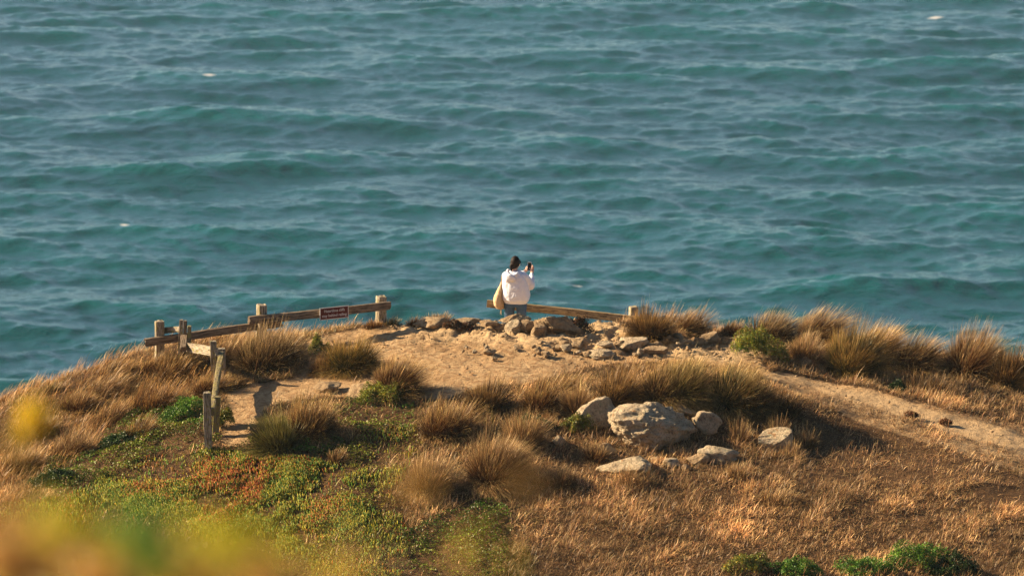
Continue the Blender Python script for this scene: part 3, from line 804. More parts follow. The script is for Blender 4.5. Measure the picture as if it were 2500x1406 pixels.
cushion(300,1090,130,36,'deep green patch of shrub in the left green mat',0.9,'deep')
cushion(440,1030,120,44,'vivid green shrub left of the front fence post',1.1,'green')
cushion(130,1185,110,40,'dark green shrub at the left lower slope',0.8,'deep')
cushion(545,1045,44,42,'tangled green weed climbing the front fence post pair',0.9,'yellow')

# ------------------------------------------------------------------ rocks
def rock_mesh(a, b, c, seed, sub=4, rough=0.10, cuts=6, name='rock', mat=None):
    bm = bmesh.new(); bmesh.ops.create_icosphere(bm, subdivisions=sub, radius=1)
    r = np.random.default_rng(seed)
    V = np.array([v.co[:] for v in bm.verts])
    for i in range(cuts + 5):
        n = r.normal(0, 1, 3); n[2] *= 0.8; n /= np.linalg.norm(n); cc = 0.50 + 0.32 * r.random()
        d = V @ n - cc; V = V - np.where(d > 0, d, 0)[:, None] * n * 0.97
    V = V / max(V[:, 0].max(), 0.7)
    nr = V / np.linalg.norm(V, axis=1)[:, None]
    s = seed * 3.7
    dsp = rough * 1.7 * fbm(V[:, 0] * 1.4 + s, V[:, 1] * 1.4, V[:, 2] * 1.4, 3, seed) + rough * 1.3 * (0.3 - np.abs(fbm(V[:, 0] * 3.2 + s, V[:, 1] * 3.2, V[:, 2] * 3.2, 4, seed + 5))) + rough * 0.45 * fbm(V[:, 0] * 11, V[:, 1] * 11, V[:, 2] * 11, 3, seed + 7)
    V = (V + nr * dsp[:, None]) * np.array([a, b, c])
    for v, p in zip(bm.verts, V): v.co = p
    return obj_bm(name, bm, mat, sm=True)
def rock(px, py, w, h, label, seed, mat=None, rotz=0, roty=0, sub=4, rough=0.16, cuts=8, group='rocks of the headland', deep=0.75, name='rock', cat='rock'):
    g_ = on_ground(px, py); sc = FPX / g_.length
    W, H = w / sc, h / sc
    D = W * deep
    Hh = max((H - D * 0.22) / 0.97, W * 0.25)
    o = rock_mesh(W / 2 * 1.05, D / 2, Hh * 0.62, seed, sub, rough, cuts, name, mat or M_BOULDER)
    y = g_.y + D * 0.4
    o.location = (g_.x, y, g_.z + Hh * 0.33)
    o.rotation_euler = (0, roty, rotz)
    return tag(o, label, cat, group)
rock(1597,1096,204,120,'biggest pale boulder with dark and orange lichen, centre right of the slope',12,None,0.12,0.14,6,0.15,9,name='boulder',cat='boulder',deep=0.8)
rock(1457,1050,104,72,'grey boulder leaning against the left side of the biggest boulder',23,None,0.3,-0.35,5,0.10,7,name='boulder',cat='boulder')
rock(1668,1015,80,34,'flat grey boulder peeking out behind the biggest boulder',31,None,0,0.2,4,name='boulder',cat='boulder')
rock(1727,1060,60,54,'slanting shaded boulder right of the biggest boulder',37,None,0,0.75,4,name='boulder',cat='boulder')
rock(1900,1102,84,56,'square topped boulder among dry stalks, farthest right of the boulder group',41,None,0.2,0,5,0.1,10,name='boulder',cat='boulder')
rock(1760,1130,88,44,'round grey boulder in front of the slanting one',47,None,0,0.1,4,name='boulder',cat='boulder')
rock(1706,1132,48,30,'tan rock touching the left of the round grey boulder',53,M_TAN)
rock(1532,1160,104,46,'flat pale rock at the front of the boulder group',59,None,0,-0.1,5,name='boulder',cat='boulder')
rock(1480,1112,44,34,'tan block under the left corner of the biggest boulder',61,M_TAN)
rock(1575,1150,32,24,'grey stone at the right end of the flat pale front rock',63)
rock(1640,1142,46,24,'dark broken stone in front of the biggest boulder',67)
rock(1676,1146,22,16,'small tan stone between the dark broken stone and the tan rock',69,M_TAN)
rock(1605,1128,30,14,'small reddish stone in the shade under the biggest boulder',70,M_TAN)
rock(1365,1085,30,26,'small grey stone left of the leaning grey boulder',71)
rock(888,968,58,38,'pale half buried rock at the lower edge of the dirt path',73,M_TAN,0,-0.15,4)
rock(632,1024,24,14,'rounded tan stone on the lower path beside the olive tuft',79,M_TAN)
rock(612,1050,17,9,'low tan stone lowest on the path',83,M_TAN)
rock(800,955,60,10,'thin pale slab set in the dirt path',85,M_TAN,0,0,4)
rock(1256,792,76,30,'rounded tan rock hiding the legs of the person',87,M_TAN,0,0,5,0.12,6,deep=0.6)
rock(1258,812,40,30,'grey faced block under the rounded rock by the person',89,M_BOULDER,0.5)
rock(1225,806,34,24,'tan block left of the grey faced block',91,M_TAN)
rock(1290,806,36,26,'tan block right of the grey faced block',93,M_TAN)
rock(1192,802,44,24,'pointed tan rock on the rim left of the person',95,M_TAN)
rock(1350,812,104,54,'tallest craggy tan rock on the ridge right of the person',97,M_TAN,0.1,0.12,5,0.2,6,deep=0.6)
rock(1316,816,40,34,'pale block against the left side of the tallest craggy rock',99,M_TAN)
rock(1395,812,56,30,'brown rock sloping off the right side of the tallest craggy rock',101,M_TAN,0,0.3)
rock(1130,802,90,18,'long flat rock on the rim, left of the pointed tan rock',103,M_TAN,0,0,4)
rock(1060,800,80,12,'low flat rock outcrop on the rim below the tuft pair',105,M_TAN)
rock(1548,852,66,34,'grey shaded rock above the pale plume grass',107,M_BOULDER)
rock(1480,850,34,18,'grey stone left of the grey shaded rock',109,M_BOULDER)
rock(1515,844,30,16,'tan stone between the two grey rocks on the plateau',111,M_TAN)
rock(1600,862,60,20,'low rock at the right of the grey shaded rock',113,M_TAN)
rock(1470,874,58,18,'dark flat stone at the front of the plateau',115,M_BOULDER)
rock(1740,838,40,28,'rounded stone in the rubble above the pale plumes, middle one of three',117,M_TAN)
rock(1772,840,30,24,'rounded stone in the rubble, right one of three',119,M_TAN)
rock(1706,840,28,20,'rounded stone in the rubble, left one of three',121,M_TAN)
rock(1670,842,36,16,'flat stone left of the three rubble stones',122,M_TAN)
rock(1966,896,40,26,'orange stone in the stony patch left of the narrow based tuft',123,M_TAN)
rock(1982,876,20,14,'small stone above the orange stone in the stony patch',125,M_TAN)
rock(1950,876,18,12,'small dark stone left of the stone above the orange one',127,M_BOULDER)
rock(2005,902,28,16,'stone right of the orange stone in the stony patch',129,M_TAN)
rock(2035,903,14,14,'pale stone at the foot of the narrow based tuft',131,M_TAN)
rock(1205,878,18,10,'small stone on the bare soil below the rubble by the person',133,M_TAN)
rr = np.random.default_rng(99)
for i in range(64):
    a = rr.random()
    px = 1130 + 500 * rr.random(); py = 818 + 55 * rr.random() ** 0.8
    if i > 44: px = 1620 + 190 * rr.random(); py = 828 + 32 * rr.random()
    if i > 56: px = 1930 + 100 * rr.random(); py = 880 + 30 * rr.random()
    w = 9 + 22 * rr.random() ** 2
    rock(px, py, w, w * (0.45 + 0.3 * rr.random()), 'small angular tan stone lying loose on the bare stony ridge', 200 + i, M_TAN if rr.random() < 0.8 else M_BOULDER, rr.random() * 3, 0, 3, 0.16, 7, 'small loose stones on the bare ridge', name='stone', cat='stone')
# ------------------------------------------------------------------ fences
def timber(name, p0, p1, w, h, mat, parent, seed, roll=0.0, rag=0.006):
    """a weathered squared timber from p0 to p1; w across, h in height"""
    p0, p1 = Vector(p0), Vector(p1); d = p1 - p0; Ln = d.length
    bm = bmesh.new(); ns, m = 26, 4
    ring = []
    prof = []
    for k in range(4):
        cx, cy = [(-1, -1), (1, -1), (1, 1), (-1, 1)][k]; nx, ny = [(-1, -1), (1, -1), (1, 1), (-1, 1)][(k + 1) % 4]
        for j in range(m):
            f = (j + 0.0) / m
            x = cx + (nx - cx) * f; y = cy + (ny - cy) * f
            if j == 0: x *= 0.93; y *= 0.93
            prof.append((x * w / 2, y * h / 2))
    prof = np.array(prof)
    for i in range(ns + 1):
        X = Ln * i / ns
        n1 = fbm(np.full(len(prof), X * 1.6 + seed), prof[:, 0] * 18, prof[:, 1] * 18, 3, seed) * rag * 2.2
        sc_ = 1.0 - (0.05 if i in (0, ns) else 0)
        bow = rag * 1.8 * math.sin(X / Ln * 3.14 + seed)
        vs = [bm.verts.new((X + (0.012 * vnoise(prof[q, 0] * 30, prof[q, 1] * 30 + seed) if i in (0, ns) else 0), prof[q, 0] * sc_ * (1 + n1[q] / w * 1.2), prof[q, 1] * sc_ * (1 + n1[q] / h * 1.2) + bow)) for q in range(len(prof))]
        ring.append(vs)
    K = len(prof)
    for i in range(ns):
        for q in range(K):
            bm.faces.new((ring[i][q], ring[i][(q + 1) % K], ring[i + 1][(q + 1) % K], ring[i + 1][q]))
    bm.faces.new(ring[0][::-1]); bm.faces.new(ring[-1])
    bmesh.ops.recalc_face_normals(bm, faces=bm.faces[:])
    o = obj_bm(name, bm, mat)
    x = d.normalized(); up = Vector((0, 0, 1)) if abs(x.z) < 0.8 else Vector((0, 1, 0))
    y = up.cross(x).normalized(); z = x.cross(y)
    M = Matrix((x, y, z)).transposed().to_4x4() @ Matrix.Rotation(roll, 4, 'X'); M.translation = p0
    o.parent = parent; o.matrix_local = parent.matrix_world.inverted() @ M if parent else M
    return o
def fence_root(name, loc, label):
    e = empty(name, loc); bpy.context.view_layer.update()
    return tag(e, label, 'fence')
def post(parent, px, ytop, ybase, Y, w, mat, seed, lean=0, roll=0.0, d=None, label=None, dy=0.0):
    a = at(px, ytop, Y); b = at(px + lean, ybase, Y)
    b = Vector((b.x, Y + dy, min(b.z, a.z - 0.25) - 0.25))
    o = timber('post', b, a, w, d or w, mat, parent, seed, roll)
    if label: o['label'] = label
    return o
f1 = fence_root('wooden_fence', on_ground(700, 830), 'weathered post and rail fence along the rim on the left, carrying the maroon sign')
ang = math.atan2(at(952,747,62.0).y - at(608,780,60.8).y, at(952,747,62.0).x - at(608,780,60.8).x)
post(f1, 930, 723, 795, 62.12, 0.15, M_WOODL, 1, 0, ang)
post(f1, 638, 743, 812, 61.05, 0.14, M_WOODL, 2, 0, ang)
post(f1, 389, 784, 850, 60.62, 0.145, M_WOODL, 3, 0, ang * 0.6)
timber('rail', at(608,780.5,60.80), at(952,747,61.98), 0.07, 0.135, M_WOOD, f1, 4)
timber('rail', at(354,835,60.42), at(688,789,61.2), 0.07, 0.13, M_WOOD, f1, 5)
f2 = fence_root('wooden_fence', on_ground(520, 935), 'lichened double post fence running down the slope beside the path')
post(f2, 505, 958, 1068, 56.2, 0.115, M_WOODL, 11, 4)
post(f2, 531, 968, 1040, 56.75, 0.10, M_WOODG, 12, -6)
post(f2, 520.5, 832, 935, 59.2, 0.095, M_WOODL, 13, 4)
post(f2, 541, 850, 932, 59.5, 0.115, M_WOODL, 14, 3)
post(f2, 443, 780, 872, 60.35, 0.062, M_WOODL, 15, -6)
post(f2, 452.5, 782, 872, 60.5, 0.055, M_WOOD, 16, -4)
post(f2, 462, 796, 850, 60.2, 0.06, M_WOODG, 17, 0)
timber('rail', at(456,846,60.1), at(530,862,59.15), 0.06, 0.145, M_WOODL, f2, 18)
timber('rail', at(540,866,59.35), at(518,1006,56.2), 0.085, 0.12, M_WOODG, f2, 19)
timber('rail', at(396,810,60.75), at(441,802,60.45), 0.05, 0.10, M_WOODL, f2, 20)
timber('rail', at(449,824,60.3), at(447,852,59.9), 0.10, 0.10, M_WOOD, f2, 21)
f3 = fence_root('wooden_fence', on_ground(1500, 800), 'low rail fence behind the person with its posts in the brown tuft')
timber('rail', at(1190,740.5,65.55), at(1552,782,65.15), 0.07, 0.135, M_WOODY, f3, 31)
post(f3, 1546, 748, 830, 65.28, 0.135, M_WOODL, 32, 0, 0.3)
post(f3, 1503, 778, 830, 65.35, 0.11, M_WOOD, 33, 0, 0.3)

# ------------------------------------------------------------------ sign on the rail
def make_sign():
    a = at(781, 761 + 3.5, 61.33); b = at(851, 761 - 3.5, 61.575)
    a.y -= 0.075; b.y -= 0.075
    mid = (a + b) / 2; Wd = (b - a).length; Hd = 0.205
    e = empty('warning_sign', mid); tag(e, 'maroon warning sign with cream border and lettering, fixed to the left rail', 'sign')
    x = (b - a).normalized(); y = Vector((0, 0, 1)).cross(x).normalized(); z = x.cross(y)
    e.rotation_euler = Matrix((x, y, z)).transposed().to_euler()
    def plate(name, w, h, y0, y1, mat):
        bm = bmesh.new(); bmesh.ops.create_cube(bm, size=1)
        for v in bm.verts: v.co = Vector((v.co.x * w, y0 if v.co.y < 0 else y1, v.co.z * h))
        bmesh.ops.bevel(bm, geom=bm.edges[:], offset=0.0015, segments=1, affect='EDGES')
        return obj_bm(name, bm, mat, e)
    plate('border', Wd, Hd, -0.008, 0.0, M_SIGNW)
    plate('panel', Wd - 0.024, Hd - 0.024, -0.0105, -0.004, M_SIGNR)
    for txt, zz_, sz in (('Hazardous cliffs', 0.022, 0.066), ('stay behind railing', -0.056, 0.066)):
        cu = bpy.data.curves.new('lettering', 'FONT'); cu.body = txt; cu.size = sz; cu.align_x = 'CENTER'; cu.extrude = 0.0008; cu.offset = 0.0006
        to = bpy.data.objects.new('t', cu); COL.objects.link(to); bpy.context.view_layer.update()
        me = bpy.data.meshes.new_from_object(to.evaluated_get(bpy.context.evaluated_depsgraph_get()))
        bpy.data.objects.remove(to)
        me.transform(Matrix.Rotation(R(90), 4, 'X')); 
        ws = max(v.co.x for v in me.vertices) - min(v.co.x for v in me.vertices)
        fit = (Wd - 0.075) / ws if 'stay' in txt else (Wd - 0.15) / ws
        me.transform(Matrix.Diagonal((fit, 1, 1, 1)))
        me.materials.clear(); me.materials.append(M_SIGNW)
        o = bpy.data.objects.new('lettering', me); COL.objects.link(o); o.parent = e; o.location = (0, -0.0125, zz_)
make_sign()

# ------------------------------------------------------------------ the person
def cap(bm, p0, p1, r0, r1, fl=(1, 1)):
    """a closed tapered limb piece with round ends"""
    p0, p1 = Vector(p0), Vector(p1); d = p1 - p0
    x = d.normalized(); up = Vector((0, 1, 0)) if abs(x.y) < 0.9 else Vector((1, 0, 0))
    y = up.cross(x).normalized(); z = x.cross(y)
    prof = []
    for i in range(6):
        a = math.pi / 2 * (1 - i / 5.0); prof.append((-math.sin(a) * r0, math.cos(a) * r0))
    for i in range(6):
        a = math.pi / 2 * i / 5.0; prof.append((d.length + math.sin(a) * r1, math.cos(a) * r1))
    rings = []
    for (t, rad) in prof:
        rad = max(rad, 1e-4)
        rings.append([bm.verts.new(p0 + x * t + y * (rad * fl[0] * math.cos(k * math.pi / 8)) + z * (rad * fl[1] * math.sin(k * math.pi / 8))) for k in range(16)])
    for i in range(len(rings) - 1):
        for k in range(16):
            bm.faces.new((rings[i][k], rings[i][(k + 1) % 16], rings[i + 1][(k + 1) % 16], rings[i + 1][k]))
    bm.faces.new(rings[0][::-1]); bm.faces.new(rings[-1])
def ell(bm, c, r, rot=(0, 0, 0), sub=3):
    from mathutils import Euler
    M = Matrix.Translation(c) @ Euler(rot).to_matrix().to_4x4() @ Matrix.Diagonal((*r, 1))
    bmesh.ops.create_icosphere(bm, subdivisions=sub, radius=1, matrix=M)
def loft(bm, rings, n=24, pw=2.3):
    rs = []
    for (cx, cy, cz, rx, ry) in rings:
        rs.append([bm.verts.new((cx + rx * math.copysign(abs(math.cos(a)) ** (2 / pw), math.cos(a)), cy + ry * math.copysign(abs(math.sin(a)) ** (2 / pw), math.sin(a)), cz)) for a in [2 * math.pi * k / n for k in range(n)]])
    for i in range(len(rs) - 1):
        for k in range(n): bm.faces.new((rs[i][k], rs[i][(k + 1) % n], rs[i + 1][(k + 1) % n], rs[i + 1][k]))
    bm.faces.new(rs[0][::-1]); bm.faces.new(rs[-1])
def weld(name, bm, mat, parent, vox, smooth_it=4, fac=0.5, folds=0.0):
    bmesh.ops.recalc_face_normals(bm, faces=bm.faces[:])
    o = obj_bm(name, bm, mat, parent, sm=True)
    m = o.modifiers.new('r', 'REMESH'); m.mode = 'VOXEL'; m.voxel_size = vox; m.use_smooth_shade = True
    if smooth_it:
        s = o.modifiers.new('s', 'SMOOTH'); s.iterations = smooth_it; s.factor = fac
    if folds:
        tx = bpy.data.textures.new('folds', 'CLOUDS'); tx.noise_scale = 0.11; tx.noise_depth = 2
        dd = o.modifiers.new('d', 'DISPLACE'); dd.texture = tx; dd.strength = folds; dd.mid_level = 0.5; dd.texture_coords = 'LOCAL'
    return o
PY = 65.0
ploc = at(1256, 625, PY); ploc.z -= 1.65
print('PERSON ground', gz(ploc.x, PY), 'wanted', ploc.z)
person = empty('person', ploc + Vector((0.01, 0, 0))); person.rotation_euler = (0, 0, R(-11))
tag(person, 'person seen from behind in white hoodie and blue jeans, dark tied hair, raising a phone', 'person')
bm = bmesh.new()
HC = Vector((0.0, 0.025, 1.525))
ell(bm, HC, (0.074, 0.092, 0.108), (0.15, 0, 0)); ell(bm, HC + Vector((0.01, 0.045, -0.055)), (0.052, 0.055, 0.058))
ell(bm, HC + Vector((0.012, 0.112, -0.022)), (0.011, 0.016, 0.018), sub=2)          # nose
for s in (-1, 1): ell(bm, HC + Vector((s * 0.076, 0.0, -0.018)), (0.009, 0.018, 0.030), (0, 0, 0), 2)
cap(bm, (-0.015, -0.005, 1.34), (0, 0.012, 1.46), 0.052, 0.046)
loft(bm, [(0, 0, 0.80, 0.15, 0.10), (0, 0, 0.95, 0.155, 0.10), (0, 0, 1.08, 0.125, 0.085), (0, 0, 1.25, 0.155, 0.10), (0, 0, 1.34, 0.13, 0.075), (-0.01, 0, 1.38, 0.06, 0.05)])
RS, RE, RW = Vector((0.165, 0, 1.31)), Vector((0.265, 0.10, 1.115)), Vector((0.238, 0.30, 1.262))
LS, LE, LW = Vector((-0.165, 0, 1.31)), Vector((-0.12, 0.20, 1.11)), Vector((0.085, 0.33, 1.285))
for (a, b_, c) in ((RS, RE, RW), (LS, LE, LW)):
    cap(bm, a, b_, 0.050, 0.040); cap(bm, b_, c, 0.040, 0.026)
for s, hx in ((-1, -0.085), (1, 0.095)):
    cap(bm, (hx, 0, 0.84), (hx * 1.2, 0.02, 0.47), 0.085, 0.055); cap(bm, (hx * 1.2, 0.02, 0.47), (hx * 1.25, -0.01, 0.08), 0.055, 0.036)
    cap(bm, (hx * 1.25, -0.02, 0.045), (hx * 1.3, 0.14, 0.03), 0.038, 0.028)
PH = Vector((0.183, 0.385, 1.385))          # phone centre
pw_, ph_ = 0.072, 0.150
def finger(pts, r0, r1):
    for i in range(len(pts) - 1):
        ra = r0 + (r1 - r0) * i / (len(pts) - 1); rb = r0 + (r1 - r0) * (i + 1) / (len(pts) - 1)
        cap(bm, pts[i], pts[i + 1], ra, rb)
def V3(*a): return Vector(a)
# right hand: palm beside the lower right edge, fingers along the back, thumb across the front
rp = PH + V3(0.048, 0.012, -0.055)
cap(bm, RW, rp - V3(0, 0.01, 0.02), 0.026, 0.030, (1, 0.7)); cap(bm, rp - V3(0, 0, 0.02), rp + V3(0.002, 0.012, 0.030), 0.029, 0.026, (1, 0.6))
for i, ln in enumerate((0.062, 0.070, 0.066, 0.052)):
    k = rp + V3(0.004, 0.010, 0.040 - i * 0.019)
    finger([k, k + V3(0.000, 0.022, 0.014 + ln * 0.1), k + V3(-0.022, 0.030, 0.022 + ln * 0.15), k + V3(-0.048 * ln / 0.066, 0.026, 0.024 + ln * 0.15)], 0.0092, 0.0072)
k = rp + V3(-0.012, -0.022, -0.018)
finger([k, k + V3(-0.012, -0.012, 0.020), k + V3(-0.024, -0.004, 0.040)], 0.0105, 0.0082)
# one finger laid up along the right edge, as in the photograph
# left hand: from the left, cupping the lower left edge
lp = PH + V3(-0.052, 0.006, -0.052)
cap(bm, LW, lp - V3(0.006, 0.004, 0.020), 0.025, 0.029, (1, 0.7)); cap(bm, lp - V3(0.004, 0, 0.018), lp + V3(0.004, 0.012, 0.022), 0.028, 0.025, (1, 0.6))
for i, ln in enumerate((0.060, 0.068, 0.064, 0.050)):
    k = lp + V3(0.000, 0.010, 0.034 - i * 0.018)
    finger([k, k + V3(0.002, 0.022, 0.010), k + V3(0.024, 0.032, 0.014), k + V3(0.048 * ln / 0.066, 0.028, 0.012)], 0.0090, 0.0072)
k = lp + V3(0.008, -0.020, -0.008)
finger([k, k + V3(0.006, -0.012, 0.022), k + V3(0.014, -0.006, 0.044)], 0.0102, 0.0080)
weld('body', bm, M_SKIN, person, 0.0052, 2)
# face
bm = bmesh.new()
for s in (-1, 1): ell(bm, HC + V3(s * 0.030 + 0.005, 0.088, 0.004), (0.013, 0.006, 0.007), (0, 0, s * -0.3), 2)
obj_bm('eyes', bm, M_EYE, person, True)
bm = bmesh.new(); ell(bm, HC + V3(0.012, 0.098, -0.060), (0.022, 0.006, 0.007), (0, 0, 0), 2); obj_bm('mouth', bm, M_LIP, person, True)
# hair: cap of the head, hairline round the nape, low knot and loose strand
bm = bmesh.new()
ell(bm, HC + V3(0, -0.012, 0.012), (0.084, 0.098, 0.115), (0.12, 0, 0)); ell(bm, HC + V3(-0.02, -0.05, -0.035), (0.066, 0.055, 0.075), (0.3, 0.25, 0))
ell(bm, HC + V3(-0.052, -0.075, -0.045), (0.036, 0.034, 0.052), (0, 0.2, 0)); cap(bm, HC + V3(-0.058, -0.078, -0.07), HC + V3(-0.045, -0.085, -0.145), 0.027, 0.011)
cap(bm, HC + V3(0.072, 0.05, 0.03), HC + V3(0.098, 0.06, -0.055), 0.013, 0.004)
o = weld('hair', bm, M_HAIR, person, 0.006, 2)
# jeans
bm = bmesh.new()
loft(bm, [(0.006, 0, 0.76, 0.185, 0.125), (0.006, 0, 0.84, 0.195, 0.125), (0.006, 0, 0.95, 0.165, 0.11), (0.006, 0, 1.0, 0.15, 0.10)])
for hx in (-0.094, 0.106):
    cap(bm, (hx, 0, 0.80), (hx * 1.15, 0.02, 0.47), 0.105, 0.084, (0.92, 1)); cap(bm, (hx * 1.15, 0.02, 0.47), (hx * 1.2, -0.01, 0.10), 0.084, 0.080)
weld('jeans', bm, M_JEANS, person, 0.008, 3, folds=0.022)
for hx in (-0.106, 0.119):
    bm = bmesh.new(); cap(bm, (hx * 1.1, -0.045, 0.048), (hx * 1.15, 0.14, 0.038), 0.047, 0.040, (1, 0.95))
    weld('shoe', bm, M_SHOE, person, 0.008, 2)
# hoodie: body, sleeves and hood sewn as one garment
bm = bmesh.new()
loft(bm, [(0.016, 0, 0.835, 0.198, 0.135), (0.017, 0, 0.850, 0.215, 0.15), (0.018, 0, 0.885, 0.235, 0.168), (0.020, 0, 0.96, 0.243, 0.172), (0.014, 0, 1.08, 0.232, 0.165), (0.002, 0, 1.20, 0.222, 0.150), (-0.006, 0, 1.30, 0.200, 0.125), (-0.010, 0, 1.355, 0.150, 0.10), (-0.012, 0.0, 1.392, 0.085, 0.07)], pw=2.6)
cap(bm, (0.155, 0, 1.29), (0.262, 0.10, 1.125), 0.080, 0.076); cap(bm, (0.262, 0.10, 1.125), RW + V3(0.004, -0.035, -0.028), 0.074, 0.044)
ell(bm, (0.262, 0.085, 1.13), (0.072, 0.085, 0.09))
cap(bm, (0.16, 0.02, 1.22), (0.20, 0.05, 1.03), 0.085, 0.055)
cap(bm, (-0.155, 0, 1.29), (-0.13, 0.19, 1.12), 0.078, 0.070); cap(bm, (-0.13, 0.19, 1.12), LW + V3(-0.03, -0.012, -0.012), 0.070, 0.042)
weld('hoodie', bm, M_HOODIE, person, 0.0075, 3, folds=0.020)
bm = bmesh.new()
arc = [(-0.125, 0.02, 1.385), (-0.125, -0.07, 1.365), (-0.085, -0.125, 1.335), (-0.02, -0.14, 1.32), (0.045, -0.115, 1.345), (0.075, -0.05, 1.375), (0.075, 0.03, 1.385)]
for i in range(len(arc) - 1): cap(bm, arc[i], arc[i + 1], 0.026, 0.026)
ell(bm, (-0.055, -0.145, 1.285), (0.100, 0.050, 0.080), (0.35, 0.35, 0)); ell(bm, (-0.105, -0.150, 1.245), (0.045, 0.038, 0.045), (0.3, 0.3, 0))
weld('hood', bm, M_HOODIE, person, 0.0065, 3, folds=0.012)
bm = bmesh.new()
loft(bm, [(0.016, 0, 0.818, 0.200, 0.138), (0.016, 0, 0.850, 0.206, 0.143)], pw=2.6)
weld('hem_band', bm, M_HOODIE, person, 0.006, 2)
for nm, p, q_ in (('cuff', RW + V3(0.004, -0.038, -0.030), RW + V3(0.0, 0.0, 0.0)), ('cuff', LW + V3(-0.035, -0.014, -0.014), LW)):
    bm = bmesh.new(); cap(bm, p, q_, 0.037, 0.032); weld(nm, bm, M_HOODIE, person, 0.006, 1)

# phone, held in both hands: a thing of its own
phone = empty('smartphone', ploc + Vector((0.01, 0, 0)) + Matrix.Rotation(R(-11), 3, 'Z') @ PH); tag(phone, 'black screened phone in a pale case held up by the person', 'phone')
phone.rotation_euler = (R(-6), R(3), R(-11))
def rbox(name, dx, dy, dz, bev, mat, parent, loc=(0, 0, 0)):
    bm = bmesh.new(); bmesh.ops.create_cube(bm, size=1)
    for v in bm.verts: v.co = Vector((v.co.x * dx, v.co.y * dy, v.co.z * dz))
    bmesh.ops.bevel(bm, geom=[e for e in bm.edges if abs((e.verts[0].co - e.verts[1].co).y) > dy * 0.5], offset=bev, segments=5, affect='EDGES')
    o = obj_bm(name, bm, mat, parent); o.location = loc; return o
rbox('case', pw_, 0.011, ph_, 0.011, M_CASE, phone)
rbox('screen', pw_ - 0.010, 0.003, ph_ - 0.012, 0.008, M_SCREEN, phone, (0, -0.0052, 0))
rbox('camera_bump', 0.026, 0.004, 0.026, 0.006, M_SCREEN, phone, (0.016, 0.0065, 0.055))

# tote bag hanging from the left shoulder
bag = empty('tote_bag', ploc + Vector((0.01, 0, 0)) + Matrix.Rotation(R(-11), 3, 'Z') @ V3(-0.27, 0, 0.74)); bag.rotation_euler = (0, 0, R(-11)); tag(bag, 'beige canvas tote bag hanging from the left shoulder of the person', 'bag')
def off(x, y, z): return (x + 0.27, y, z - 0.74)
bm = bmesh.new()
loft(bm, [(*off(-0.246, 0.0, 0.705), 0.028, 0.10), (*off(-0.262, 0, 0.725), 0.062, 0.16), (*off(-0.278, 0, 0.78), 0.088, 0.185), (*off(-0.286, 0, 0.86), 0.090, 0.185), (*off(-0.283, 0, 0.94), 0.076, 0.165), (*off(-0.268, 0, 1.03), 0.052, 0.12), (*off(-0.250, 0, 1.11), 0.030, 0.07), (*off(-0.236, 0, 1.18), 0.018, 0.035)], pw=2.1)
weld('bag_body', bm, M_CANVAS, bag, 0.007, 3, folds=0.03)
bm = bmesh.new()
st = [(-0.238, 0.0, 1.15), (-0.236, -0.01, 1.24), (-0.215, -0.015, 1.315), (-0.165, -0.01, 1.365), (-0.135, 0.05, 1.36), (-0.19, 0.10, 1.27), (-0.225, 0.08, 1.18), (-0.24, 0.03, 1.12)]
for i in range(len(st) - 1): cap(bm, off(*st[i]), off(*st[i + 1]), 0.015, 0.015, (0.45, 1.0))
weld('strap', bm, M_CANVAS, bag, 0.005, 1)
bm = bmesh.new(); cap(bm, off(-0.235, -0.06, 0.72), off(-0.25, -0.06, 0.62), 0.006, 0.005); cap(bm, off(-0.24, -0.03, 0.72), off(-0.236, -0.04, 0.60), 0.005, 0.005)
weld('tie_cord', bm, M_CANVAS, bag, 0.0025, 0)

